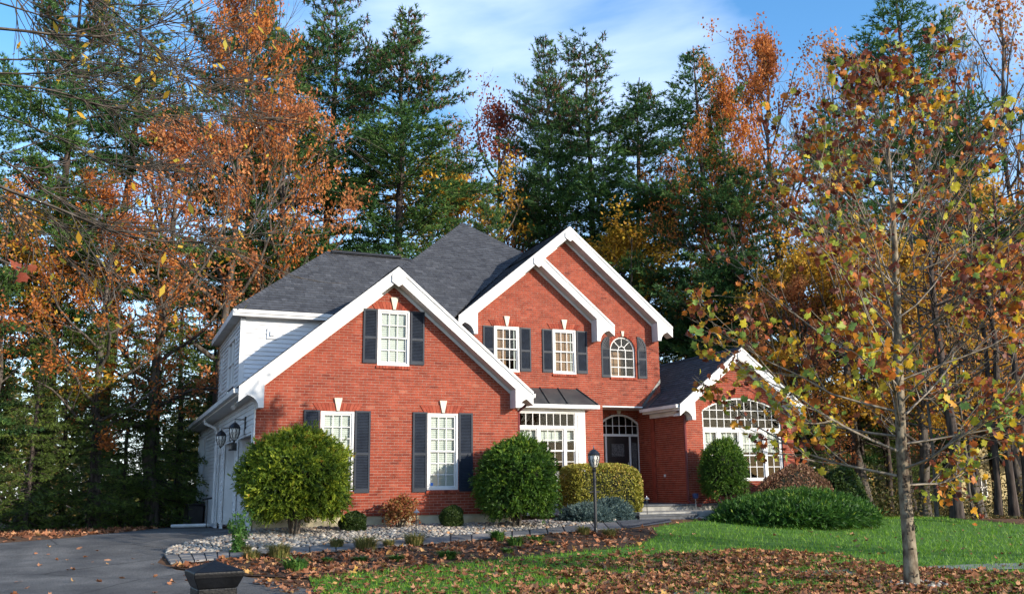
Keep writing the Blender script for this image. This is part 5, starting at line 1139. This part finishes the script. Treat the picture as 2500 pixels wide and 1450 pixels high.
# ------------------------------------------------------------------ shrubs
def shell(g, n, rx, ry, rz, lump=.08, flat_bottom=-.8, inner=.80):
    d = g.normal(size=(n, 3)); d /= np.linalg.norm(d, axis=1)[:, None]; d[:, 2] = np.where(d[:, 2] < flat_bottom, -d[:, 2], d[:, 2])
    l = 1 + lump * (np.sin(d[:, 0] * 5 + 1) * np.cos(d[:, 2] * 6) + np.sin(d[:, 1] * 7 + d[:, 2] * 4))
    r = l * (inner + (1 - inner) * g.random(n) ** .5); return d * r[:, None] * np.array([rx, ry, rz]), d
def core(g, rx, ry, rz, k=.80, lump=.08):
    V = IV.copy(); l = 1 + lump * (np.sin(V[:, 0] * 5 + 1) * np.cos(V[:, 2] * 6) + np.sin(V[:, 1] * 7 + V[:, 2] * 4)); return V * l[:, None] * k * np.array([rx, ry, rz])
def sprays(g, P, D, L, w, up, spread, T0=0, per=9):
    # feathery sprays: a short curved axis with blades fanned along it
    m_ = max(1, len(P) // 3); P, D = P[:m_], D[:m_]; T0 = T0[:m_] if np.ndim(T0) else T0
    A = D * .7 + g.normal(0, spread, (m_, 3)) + np.array([0, 0, up]); A /= np.linalg.norm(A, axis=1)[:, None]; P = P * (1 + g.normal(0, .04, (m_, 1)) + (g.random((m_, 1)) < .06) * g.uniform(.02, .10, (m_, 1))); Ls = L * g.uniform(1.0, 1.9, m_)
    u = np.tile(np.arange(per) / per, m_)[:, None]; Q = np.repeat(P, per, 0) + np.repeat(A * Ls[:, None], per, 0) * u - np.array([0, 0, .25 * L]) * u ** 2
    sd = np.cross(A, g.normal(size=A.shape)); sd /= np.linalg.norm(sd, axis=1)[:, None]; sg = np.tile(np.where(np.arange(per) % 2, 1, -1), m_)[:, None]
    DD = np.repeat(A, per, 0) + np.repeat(sd, per, 0) * sg * .8; V, F = tufts(Q, DD, L * .55, w, 1, g, .15)
    T = np.clip(np.repeat(g.normal(.38, .17, m_) + T0 + .2 * np.clip(D[:, 2], 0, 1), per) + .30 * (u[:, 0] - .5) + g.normal(0, .06, m_ * per), 0, 1); return V, F, T  # paler upward and towards the tips: sunlit tone put into the tint
def shrub(name, label, cat, x, y, z, rx, ry, rz, mat, n=9000, L=.14, w=.014, k=3, up=.25, cl=None, leafy=False, stems=4, lump=.08, seed=1, group=None, cshift=0, inner=.82, trunk=None, spread=.5, clump=.0):
    g = rs(seed); o = thing(name, label, cat, (x, y, gz(y, x)), group); zc = z - gz(y, x)
    P, D = shell(g, n, rx, ry, rz, lump, inner=inner)
    keep = P[:, 2] + zc > .03; P, D = P[keep], D[keep]
    if clump: P = P + .0; T0 = np.sin(P[:, 0] * 9 / max(rx, .5) + seed) * np.cos(P[:, 2] * 8 + P[:, 1] * 6) * clump
    else: T0 = np.zeros(len(P))
    if leafy: V, F = quads(P, g.uniform(.6, 1.3, len(P)) * L, g, .6); T = np.clip(g.normal(.45, .22, len(P)) + T0, 0, 1)
    else: V, F, T = sprays(g, P, D, L, w, up, spread, T0)
    V = V + np.array([0, 0, zc]); link('foliage', mesh_np('foliage', V, F, mat, T), o, 'stuff')
    if inner > .5: Vc = core(g, rx, ry, rz, inner * .97, lump) + np.array([0, 0, zc]); Vc[:, 2] = np.maximum(Vc[:, 2], .01); link('shade_core', mesh_np('shade_core', Vc, IF, cl or M_core, None, True), o)
    s = MB()
    for i in range(stems):
        a = 6.28 * i / stems + g.uniform(-.5, .5); r = min(.16, rx * .3); s.tube([(r * .4 * math.cos(a), r * .4 * math.sin(a), -.03), (r * math.cos(a), r * math.sin(a), zc * .5), (rx * .5 * math.cos(a), rx * .4 * math.sin(a), zc)], [.035 if trunk else .015, .028 if trunk else .011, .008], 6)
    s.build('stems', M_bark, o); return o
def px_z(px, py, Y): return on_y(px, py, Y)
c1 = on_y(722, 1170, -1.35); c2 = on_y(1262, 1176, -1.15)
shrub('clipped_yew', 'big ball-clipped yew in front of the left ground-floor window, trunks showing below', 'shrub', c1.x, -1.35, c1.z, 1.08, 1.04, .96, M_yew, 21000, .13, .016, 3, .1, trunk=1, seed=3, clump=.24, lump=.085, inner=.84)
shrub('clipped_yew', 'darker ball-clipped yew in front of the bay, left of the lamp post', 'shrub', c2.x, -1.15, c2.z, 0.88, .86, .92, M_yewd, 17000, .13, .016, 3, .1, trunk=1, seed=4, clump=.2, lump=.08, inner=.84)
b = on_y(862, 1277, -.95); shrub('boxwood_ball', 'small round boxwood right of the big yew', 'shrub', b.x, -.95, b.z, .30, .30, .26, M_box, 6000, .05, .01, 1, leafy=True, seed=5, inner=.85)
b = on_y(1103, 1262, -.72); shrub('boxwood_ball', 'small dark boxwood ball under the right ground-floor window', 'shrub', b.x, -.72, b.z, .28, .28, .27, M_box, 6000, .045, .01, 1, leafy=True, seed=6, inner=.85)
b = on_y(978, 1250, -.62); shrub('rusty_shrub', 'loose red and yellow shrub between the two boxwoods', 'shrub', b.x, -.62, b.z, .42, .34, .36, M_nand, 2600, .065, .01, 1, leafy=True, seed=7, inner=.1, stems=14, lump=.2)
def hedge_box(x0, x1, y0, y1, z1, seed, mat, name, label, n=26000):
    g = rs(seed); o = thing(name, label, 'hedge', ((x0 + x1) / 2, (y0 + y1) / 2, gz((y0 + y1) / 2))); zc = (z1 + gz(1)) / 2; hz_ = (z1 - gz(1)) / 2; n0 = n
    P = g.uniform(-1, 1, (n0, 3)); a = g.integers(0, 3, n0); s = np.sign(P[np.arange(n0), a]) * g.uniform(.86, 1.03, n0); P[np.arange(n0), a] = s
    r = np.abs(P) ** 5; f = r.sum(1) ** (1 / 5); P = P / f[:, None] * (.9 + .12 * g.random(n0))[:, None]; P[:, 2] -= np.clip(P[:, 0] - .2, 0, 1) ** 2 * .28 * (P[:, 2] > 0)
    P = P * np.array([(x1 - x0) / 2, (y1 - y0) / 2, hz_]); base = hz_ + .06
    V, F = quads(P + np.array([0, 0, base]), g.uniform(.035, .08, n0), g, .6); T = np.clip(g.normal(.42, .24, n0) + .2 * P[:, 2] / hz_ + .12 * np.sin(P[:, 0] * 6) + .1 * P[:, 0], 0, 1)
    link('foliage', mesh_np('foliage', V, F, mat, T), o, 'stuff'); c_ = MB().box(-(x1 - x0) / 2 * .82, (x1 - x0) / 2 * .80, -(y1 - y0) / 2 * .8, (y1 - y0) / 2 * .8, .25, base + hz_ * .72).build('shade_core', M_core, o, bevel=.2); st = MB()
    for i in range(26): u, v_ = g.uniform(-.8, .8) * (x1 - x0) / 2, g.uniform(-.8, .8) * (y1 - y0) / 2; st.tube([(u, v_, -.05), (u * 1.1, v_ * 1.1, base)], .012, 5)
    st.build('stems', M_bark, o)
h0 = on_y(1362, 1180, 1.9); h1 = on_y(1556, 1180, 1.9); ht = on_y(1440, 1134, 1.9).z
hedge_box(h0.x + .2, h1.x - .05, 1.25, 2.6, ht, 8, M_hedge, 'clipped_hedge', 'clipped yellow-green hedge under the bay window, behind the lamp post')
def spreading(name, label, pxl, pxr, pyt, Y, depth, mat, seed, n=16000, L=.15, w=.015, h_off=0, leafy=False, core_m=None, cat='shrub', k=3, peak=0):
    l, r, t = on_y(pxl, 1200, Y), on_y(pxr, 1200, Y), on_y((pxl + pxr) / 2, pyt, Y); x = (l.x + r.x) / 2; rx = (r.x - l.x) / 2; g0 = gz(Y, x); rz = t.z - g0
    g = rs(seed); o = thing(name, label, cat, (x, Y, g0)); P, D = shell(g, n, rx, depth, rz, .06, -.05, .86); P[:, 2] = np.abs(P[:, 2]); P[:, 2] *= 1 - peak * np.clip(-P[:, 0] / rx, 0, 1) ** 1.5; 
    if leafy: V, F = quads(P, g.uniform(.6, 1.3, n) * L, g, .6); T = np.clip(g.normal(.45, .22, n), 0, 1)
    else: V, F, T = sprays(g, P, D * .6 + np.array([.35, -.1, 0]), L, w, .12, .28, .1 * np.sin(P[:, 0] * 5 + P[:, 2] * 9))
    link('foliage', mesh_np('foliage', V, F, mat, T), o, 'stuff'); Vc = core(g, rx, depth, rz, .86, .06); Vc[:, 2] = np.abs(Vc[:, 2]) * (1 - peak * np.clip(-Vc[:, 0] / rx, 0, 1) ** 1.5); link('shade_core', mesh_np('shade_core', Vc, IF, core_m or M_core, None, True), o); return o
spreading('juniper_mound', 'wide low dark green juniper mound on the right lawn', 1770, 2085, 1214, -1.0, 1.75, M_jun, 9, 30000, .19, .019, peak=.25)
spreading('blue_juniper', 'low blue-grey juniper behind the lamp post, left plant', 1372, 1480, 1240, -.1, .55, M_blue, 10, 5000, .12, .014, k=4)
spreading('blue_juniper', 'low blue-grey juniper right of the lamp post, against the hedge', 1440, 1530, 1226, .55, .5, M_blue, 12, 5000, .12, .014, k=4)
b = on_y(1766, 1150, 1.45); shrub('dark_evergreen_shrub', 'dark upright evergreen shrub at the left side of the wing window', 'shrub', b.x, 1.45, b.z, .62, .6, .84, M_yewd, 11000, .11, .012, 3, .2, seed=13, clump=.1, inner=.84)
spreading('bronze_shrub', 'bronze-leaved spreading shrub under the wing window, behind the juniper mound', 1835, 2035, 1136, 1.1, .7, M_brown, 14, 9000, .08, leafy=True)
spreading('laurel_shrub', 'loose green shrub at the right corner of the wing', 2005, 2105, 1140, 1.6, .8, M_box, 15, 7000, .10, leafy=True)
# tufts and perennials in the mulch bed
def tuft_plant(px, py, r, h, mat, n, label, cat, name, seed, w=.006, lean=.5, grp=None):
    p = hit(px, py); g = rs(seed); o = thing(name, label, cat, (p.x, p.y, p.z + .02), grp); a = g.uniform(0, 6.28, n); q = r * np.sqrt(g.random(n)) * .55
    P = np.stack([q * np.cos(a), q * np.sin(a), np.zeros(n)], 1); H = h * g.uniform(.5, 1.1, n); d = np.stack([np.cos(a + 1.57), np.sin(a + 1.57), np.zeros(n)], 1) * w
    o1 = np.stack([np.cos(a), np.sin(a), np.zeros(n)], 1) * (r * g.uniform(.2, .6, n))[:, None]; M1 = P + o1 * .45 + np.stack([0 * a, 0 * a, H * .7], 1); M2 = P + o1 * 1.4 + np.stack([0 * a, 0 * a, H * g.uniform(.7, 1.05, n)], 1)
    V = np.stack([P - d, P + d, M1 + d, M1 - d, M1 - d, M1 + d, M2 + d * .2, M2 - d * .2], 1).reshape(-1, 3); F = np.arange(8 * n).reshape(-1, 4); link('blades', mesh_np('blades', V, F, mat, np.repeat(g.random(n), 2)), o, 'stuff')
for i, (px, py, r, h, lb) in enumerate([(680, 1366, .30, .30, 'tan and green grass tuft beside the tall green plant'), (614, 1368, .22, .18, 'low grass tuft left of the tall green plant'), (822, 1340, .20, .20, 'small tan grass tuft against the walkway below the big yew'), (893, 1345, .36, .30, 'largest grass tuft against the walkway'), (1012, 1333, .30, .26, 'tan grass tuft below the first path light'), (1425, 1306, .22, .20, 'yellow-green grass tuft left of the lamp post'), (1488, 1312, .24, .20, 'straw-coloured grass tuft right of the lamp post'), (948, 1338, .16, .16, 'thin straw tuft right of the largest grass tuft'), (600, 1352, .14, .14, 'straw tuft at the paver edge')]):
    tuft_plant(px, py, r, h, M_tuft, 420, lb, 'grass tuft', 'grass_tuft', 400 + i)
for i, (px, py, r, h, lb, w) in enumerate([(722, 1398, .30, .24, 'bright green mounded perennial nearest the driveway', .014), (1092, 1366, .26, .16, 'dark green leafy perennial in the middle of the mulch bed', .018), (1215, 1322, .22, .22, 'green broad-leaved perennial against the walkway', .02), (1258, 1334, .26, .20, 'yellow-green daylily clump between two greener plants', .012), (1306, 1326, .22, .16, 'pale green daylily clump right of the yellow-green one', .012), (968, 1372, .20, .12, 'yellow-green sprouting clump in the leaf-strewn bed', .012), (1240, 1352, .14, .10, 'tiny green plant at the front edge of the mulch bed', .014), (1344, 1334, .13, .10, 'small grey-green plant below the lamp post bed', .01), (880, 1374, .18, .10, 'row of low green seedlings in the leaf-strewn bed', .01), (800, 1376, .14, .10, 'small leafy seedling right of the bright green perennial', .012)]):
    tuft_plant(px, py, r, h, M_per, 170 if w > .011 else 260, lb, 'perennial', 'perennial_plant', 430 + i, w=w)
p = hit(582, 1352); g = rs(450); o = thing('leafy_perennial', 'tall leafy green perennial at the paver corner by the driveway', 'perennial', (p.x, p.y, p.z)); st = MB(); Q = []
for i in range(16):
    a = g.uniform(0, 6.28); r = .16 * g.random() ** .5; h = g.uniform(.45, .85); tip = np.array([r * 1.6 * math.cos(a), r * 1.6 * math.sin(a), h]); b0 = np.array([r * .5 * math.cos(a), r * .5 * math.sin(a), 0]); st.tube([b0, (b0 + tip) / 2, tip], .006, 4); u = g.random(34)[:, None]; Q.append(b0 + (tip - b0) * u + g.normal(0, .035, (34, 3)))
st.build('stems', M_per, o); Q = np.concatenate(Q); V, F = quads(Q, g.uniform(.05, .11, len(Q)), g, .5, .2); link('foliage', mesh_np('foliage', V, F, M_per, g.random(len(Q)) * .8), o, 'stuff')
# ------------------------------------------------------------------ lamp post, path lights, mailbox post, small things
lp = on_y(1455, 1304, -2.4); o = thing('lamp_post', 'black garden lamp post with a glass lantern in front of the hedge', 'lamp post', (lp.x, -2.4, gz(-2.4)))
zt_ = on_y(1455, 1092, -2.4).z - gz(-2.4); ph = zt_ - .49
MB().lathe([(.05, 0), (.045, .1), (.040, .12), (.038, ph - .32), (.045, ph - .31), (.045, ph - .26), (.036, ph - .24), (.036, ph - .08), (.055, ph - .03), (.03, ph)], n=14).build('post', M_blackmetal, o, smooth=False)
MB().tube([(-.14, 0, ph - .55), (.14, 0, ph - .55)], .011, 6).build('ladder_bar', M_blackmetal, o)
g_, m_ = lantern_mesh()
for b_ in (g_, m_): b_.v = [(x * 1.12, y * 1.12, z * 1.05 + ph + .28) for x, y, z in b_.v]
m_.build('lantern_cage', M_blackmetal, o); g_.build('lantern_glass', M_frost, o, smooth=True); MB().lathe([(.012, 0), (.02, .02), (.005, .06)], (0, 0, ph + .47), n=8).build('finial', M_steel, o)
def path_light(px, py, Y, h, label):
    q = on_y(px, py, Y); z = max(q.z, gz(Y)) - .03; o = thing('path_light', label, 'path light', (q.x, Y, z), 'small mushroom path lights'); MB().tube([(0, 0, -.02), (0, 0, h)], .011, 8).build('stake', M_blackmetal, o); MB().lathe([(.014, h - .05), (.02, h - .02), (.075, h - .015), (.078, h), (.05, h + .03), (.015, h + .05), (.006, h + .08)], n=14).build('shade', M_steel, o)
path_light(1016, 1306, -2.0, .53, 'metal path light in the stones between the two ground-floor windows'); path_light(1580, 1250, .75, .40, 'metal path light beside the entry step')
mp_ = at(523, 1400, 3.95); o = thing('mailbox_post', 'black post with a pyramid cap in the near foreground', 'post', (mp_.x, mp_.y, gz(mp_.y))); tz = at(525, 1368, 3.95).z - gz(mp_.y); o.rotation_euler = (0, 0, .12)
s = .104; b_ = MB()
def sq(z, r): return [(-r, -r, z), (r, -r, z), (r, r, z), (-r, r, z)]
def loft(mb, rings):
    b = len(mb.v)
    for z, r in rings: mb.v += sq(z, r)
    for i in range(len(rings) - 1):
        for k in range(4): j = (k + 1) % 4; mb.f.append([b + i * 4 + k, b + i * 4 + j, b + i * 4 + 4 + j, b + i * 4 + 4 + k]); mb.m.append(0); mb.t.append(.5)
    mb.f.append([b + 3, b + 2, b + 1, b]); k = b + (len(rings) - 1) * 4; mb.f.append([k, k + 1, k + 2, k + 3]); mb.m += [0, 0]; mb.t += [.5, .5]; return mb
loft(MB(), [(tz - .105, .080), (tz - .06, .100), (tz - .048, .102), (tz - .040, .102), (tz - .036, .096), (tz, .004)]).build('cap', M_post, o, bevel=.003)
loft(MB(), [(0, .080), (tz - .1055, .080)]).build('shaft', M_post, o, bevel=.006)
pn = MB(); zz = tz - .26
pn.box(-.045, .045, -.0835, -.0805, zz - .5, zz).build('recess_panel', M_post, o); MB().box(.0805, .0835, -.045, .045, zz - .5, zz).build('recess_panel', M_post, o)
q = on_x(497, 1287, -2.95); b_ = thing('storage_box', 'black plastic box against the white garage wall', 'box', (-2.78, 12.6, gz(12.6))); MB().box(-.24, .26, -1.1, 1.1, 0, .75).build('body', M_bin, b_, bevel=.03); MB().box(-.27, .29, -1.14, 1.14, .751, .80).build('lid', M_bin, b_, bevel=.02)
o = tag(MB().tube([(-3.6, 9.9, gz(9.9) + .07), (-2.6, 8.5, gz(8.5) + .09)], .055, 10).build('drain_pipe', M_white), 'white drain pipe lying at the foot of the garage downspout', 'pipe')
hr = thing('hose_stand', 'thin black hose bib stand beside the garage downspout', 'hose stand', (-2.72, 8.0, gz(8))); MB().tube([(0, 0, 0), (0, 0, .85)], .018, 6).build('stake', M_blackmetal, hr); MB().tube([(-.14, -.12, .86), (.12, .1, .9)], .03, 8).build('tap', M_blackmetal, hr)
sp_ = on_y(1698, 1212, 1.9); o = thing('spotlight', 'navy spotlight on a stake in front of the wing corner', 'spotlight', (sp_.x, 1.9, -.1)); MB().tube([(0, 0, -.2), (0, 0, sp_.z + .06)], .011, 6).build('stake', M_steel, o); MB().lathe([(.045, 0), (.085, .03), (.09, .13), (.08, .16)], (0, 0, sp_.z + .04), n=12).build('head', M_navy, o)
# ------------------------------------------------------------------ neighbour's house through the trees
nh = thing('tan_house', 'tan sided house glimpsed through the trees at the far right', 'house', (34, 16, gz(16, 34)))
p0 = on_y(2335, 1100, 14); p1 = on_y(2475, 1100, 14); zt2 = on_y(2400, 1000, 14).z; z_b = gz(14, 34)
nb = MB(); nb.box(p0.x, p1.x + 3.5, 14, 20, z_b - .3, zt2); wq = link('wall', nb.mesh('wall', M_tan), nh); wq.location = (-34, -16, -gz(16, 34))
i_ = 0; z = z_b
while z < zt2 - .2: q = MB().prism([(p0.x, 13.999, z), (p0.x, 13.97, z), (p0.x, 13.992, z + .17), (p0.x, 13.999, z + .17)], (p1.x + 3.5 - p0.x, 0, 0)).build('siding_board', M_tan, wq); z += .17
for (a, b2, c, d_) in ((2382, 2412, 1166, 1213), (2355, 2382, 1108, 1136)):
    u = on_y(a, c, 13.9); v_ = on_y(b2, d_, 13.9); f = MB(); frame_box(f, u.x, v_.x, v_.z, u.z, 13.88, .06, .1); f.box((u.x + v_.x) / 2 - .03, (u.x + v_.x) / 2 + .03, 13.885, 13.95, v_.z, u.z).box(u.x, v_.x, 13.886, 13.95, (u.z + v_.z) / 2 - .03, (u.z + v_.z) / 2 + .03)
    w_ = f.build('window', M_white, nh); w_.location = (-34, -16, -gz(16, 34)); MB().poly([(u.x, 13.93, v_.z), (v_.x, 13.93, v_.z), (v_.x, 13.93, u.z), (u.x, 13.93, u.z)]).build('pane', M_door, w_)
rf2 = MB().prism([(p0.x - .4, 13.5, zt2), (p0.x - .4, 17, zt2 + 2.2), (p0.x - .4, 20.5, zt2), ], (p1.x + 4.3 - p0.x, 0, 0)).build('roof', M_under, nh); rf2.location = (-34, -16, -gz(16, 34))
# ------------------------------------------------------------------ young sycamore in the foreground
g = rs(500); SY = -12.0; tb_ = on_y(2226, 1436, SY)
def sp3(px, py, dy=0): return np.array(on_y(px, py, SY + dy)[:])
base = np.array([tb_.x, SY, gz(SY)]); o = thing('sycamore_tree', 'young sycamore with mottled bark and sparse autumn leaves standing in the front lawn', 'sycamore', tuple(base))
trunk = [sp3(2226, 1436), sp3(2220, 1340), sp3(2208, 1200), sp3(2200, 1100), sp3(2196, 980), sp3(2192, 860), sp3(2190, 740), sp3(2184, 600), sp3(2178, 480), sp3(2170, 390), sp3(2162, 300), sp3(2152, 220), sp3(2144, 150)]
tr_ = [.118, .100, .088, .082, .075, .066, .056, .046, .038, .030, .022, .014, .007]
tr_pts = np.array(trunk); tr_pts[0, 2] = gz(SY) - .03; big = [(tr_pts, np.array(tr_))]; tips = []
zz = tr_pts[:, 2]; hl = [(.30, .18), (.98, .02)]
n_l = 54
for i in range(n_l):
    s = i / (n_l - 1); z = zz[3] - .50 + (zz[-2] - zz[3] + .55) * s ** 1.0; p = np.array([np.interp(z, zz, tr_pts[:, k]) for k in range(3)]); a = i * 2.399 + g.uniform(-.3, .3)
    el = .00 + .97 * s ** .6 + g.uniform(-.08, .1); L_ = 3.4 * (1 - s) ** .60 * (min(1, .72 + s)) * g.uniform(.8, 1.1) + .35
    d = np.array([math.cos(a) * math.cos(el), math.sin(a) * math.cos(el), math.sin(el)]); rad = float(np.interp(z, zz, tr_)) * .30
    grow(g, p, d, L_, rad, 1, 3, big, tips, (0, 9, 3), ratio=.40, up=.085, wob=.09, ang=.62, nseg=6)
V, F = tubes([(np.array(a) - base, b) for a, b in big[1:]]); link('branches', mesh_np('branches', V, F, M_barkp, None, True), o, 'stuff')
V, F = tubes([(big[0][0] - base, big[0][1])]); link('trunk', mesh_np('trunk', V, F, M_syc, None, True), o)
fl_ = MB()
for i in range(110):
    z = g.uniform(.75, 1.55) if i < 80 else g.uniform(.1, 2.6); a = g.uniform(-2.6, .6); r = float(np.interp(z + base[2], zz, tr_)) + .003; c = np.array([np.interp(z + base[2], zz, tr_pts[:, k]) for k in range(3)]) - base; u = np.array([math.cos(a), math.sin(a), 0]); s_ = np.array([-u[1], u[0], 0]) * g.uniform(.010, .03); h = g.uniform(.02, .06); cu = g.uniform(.008, .032)
    q = c + u * r; fl_.poly([q - s_, q + s_, q + s_ * .7 + u * cu + [0, 0, h], q - s_ * .7 + u * cu * 1.4 + [0, 0, h]])
fl_.build('bark_flakes', M_bark, o, kind='stuff')
LP = []; LT = []
for pts, ds in tips:
    zr = (pts[-1][2] - zz[3]) / (zz[-1] - zz[3]); n_ = 3 if zr > .45 else 6
    if g.random() < (.66 if zr > .5 else .95):
        for q in range(n_ + (g.random() < .45)): LP.append(pts[-1 - int(g.random() * len(pts))] + g.normal(0, .08, 3) - [0, 0, .04]); LT.append(np.clip((g.beta(1.0, 1.35) if zr > .30 else g.beta(1.9, 1.15)) * 1.0, 0, .999))
LP = np.array(LP); LT = np.array(LT); print('syc leaves', len(LP)); od = near_first(LP); LP, LT = LP[od] - base, LT[od]
LS = [leaf_shape(rs(600 + i), curl=.55) for i in range(10)]; sz = g.uniform(.06, .14, len(LP)) * np.where(LT < .45, .85, 1.1); Rm = rot_random(g, len(LP)); M_save = M_fallen
def singles2(P, sz, Rm, T):
    for i in range(len(P)):
        k = int(g.integers(0, 10)); tq = min(11, int(T[i] * 12)); kk = ('syc', k, tq)
        if kk not in PAL: PAL[kk] = mesh_np('leaf', LS[k][0], LS[k][1], M_sycleaf, np.full(len(LS[k][1]), (tq + .5) / 12))
        c = link('leaf', PAL[kk], o); m4 = np.eye(4); m4[:3, :3] = Rm[i] * sz[i]; m4[:3, 3] = P[i]; c.matrix_basis = Matrix(m4.tolist())
singles2(LP[:300], sz[:300], Rm[:300], LT[:300]); V, F, T = stamp(LS, LP[300:], sz[300:], Rm[300:], g, LT[300:]); link('leaves', mesh_np('leaves', V, F, M_sycleaf, T), o, 'stuff')
# ------------------------------------------------------------------ bare branches reaching in from the upper left
g = rs(700); tb2 = at(-420, 1700, 9.5); base = np.array([tb2.x, tb2.y, gz(tb2.y)]); o = thing('overhanging_tree', 'nearly bare tree whose long thin branches arch across the upper left corner', 'tree', tuple(base)); big = [(np.array([base, base + [0, 0, 2.5], base + [.1, 0, 5], base + [.1, .1, 8]]), np.array([.22, .17, .13, .05]))]; tips = []
arcs = [[(-300, 350), (0, 455), (130, 500), (270, 560), (400, 590), (560, 585), (700, 560)], [(-300, 60), (0, 68), (120, 82), (240, 84), (350, 62), (430, 25), (500, -20)], [(-300, 120), (0, 138), (150, 140), (300, 158), (450, 185), (600, 190)], [(-300, 200), (0, 278), (160, 345), (280, 410), (400, 425), (520, 395)],
        [(-300, 260), (0, 380), (90, 450), (200, 520), (330, 560), (480, 575)], [(-300, 150), (0, 182), (160, 176), (300, 205), (430, 240), (540, 232)], [(-300, -100), (0, 10), (160, 60), (330, 130), (480, 170), (640, 290)], [(-300, -160), (60, -40), (250, 10), (420, 60), (640, 60)],
        [(-300, 180), (0, 205), (120, 222), (240, 262), (360, 278), (480, 284)], [(-200, -200), (150, -60), (330, 60), (460, 200), (590, 280), (720, 300)], [(-300, 420), (0, 470), (60, 510), (180, 560), (300, 640)], [(-100, -200), (60, 20), (120, 110), (220, 200), (330, 330)]]
for i, ar in enumerate(arcs):
    t0 = 8.0 + (i % 4) * .7; n_ = len(ar); P = np.array([at(px, py * (.93 if 0 else 1), t0 + .25 * k)[:] for k, (px, py) in enumerate(ar)]); st = base + np.array([.1, .05, 2.2 + .35 * i]); P = np.concatenate([[st], P])
    u = np.linspace(0, len(P) - 1, 22); P2 = np.stack([np.interp(u, np.arange(len(P)), P[:, k]) for k in range(3)], 1); P2[1:-1] = (P2[:-2] + P2[1:-1] * 2 + P2[2:]) / 4; P2[2:] += np.cumsum(g.normal(0, .006, (20, 3)), 0); r0 = .017 if i in (0, 1) else .011; big.append((P2, np.linspace(r0 * 1.5, .003, 22)))
    for k in range(20):
        j = int(g.integers(7, 20)); d = unit(P2[j + 1] - P2[j]); dd = unit(d + g.normal(0, .38, 3)); grow(g, P2[j], dd, g.uniform(.5, 1.3), .007, 2, 3, big, tips, (0, 0, 3), ratio=.6, up=.03, wob=.10, ang=.5, nseg=5)
V, F = tubes([(np.array(a) - base, np.asarray(b)) for a, b in big]); link('branches', mesh_np('branches', V, F, M_bark, None, True), o)
Q = np.array([pts[-1] - base for pts, ds in tips]); Q = Q[g.random(len(Q)) < .32]; Q = Q[Q[:, 2] > 2]; V, F = quads(Q - [0, 0, .03], g.uniform(.06, .11, len(Q)), g, .55, .5)
for i in range(len(Q)): link('leaf', mesh_np('leaf', V[4 * i:4 * i + 4], np.array([[0, 1, 2, 3]]), M_gold, [g.uniform(.4, .95)]), o)
p = at(48, 655, 3.4); o = thing('red_leaf_sprig', 'small cluster of red maple leaves hanging at the left edge', 'leaves', p[:])
for i in range(5): k = int(g.integers(0, 10)); m_ = mesh_np('leaf', LS[k][0], LS[k][1], M_red, np.full(14, g.uniform(.2, .7))); c = link('leaf', m_, o); m4 = np.eye(4); m4[:3, :3] = rot_random(g, 1)[0] * g.uniform(.03, .05); m4[:3, 3] = g.normal(0, .032, 3) * [1.2, 1, .7]; c.matrix_basis = Matrix(m4.tolist())
MB().tube([(0, 0, 0), (-.12, 0, .05), (-.30, -.05, .12)], .004, 5).build('twig', M_bark, o)
# ------------------------------------------------------------------ trees out of frame whose shade falls into the picture
for nm, pr_, lb, x, y, sc, rz in [
                                  ('oak_tree', OB, 'oak across the lawn, out of the picture, whose shade dapples the house', 13.6, -14.5, .60, 0), ('oak_tree', OB, 'oak added left of the driveway, out of the picture, to shade the garage side', -11, -3, .8, 1.5), ]:  # left oak is unseen, added to darken and warm the garage side
    o = thing(nm, lb, 'tree', (x, y, gz(y, x))); o.rotation_euler = (0, 0, rz); o.scale = (sc,) * 3
    for n_, me in pr_[0]: link(n_, me, o, None if n_ == 'trunk' else 'stuff')
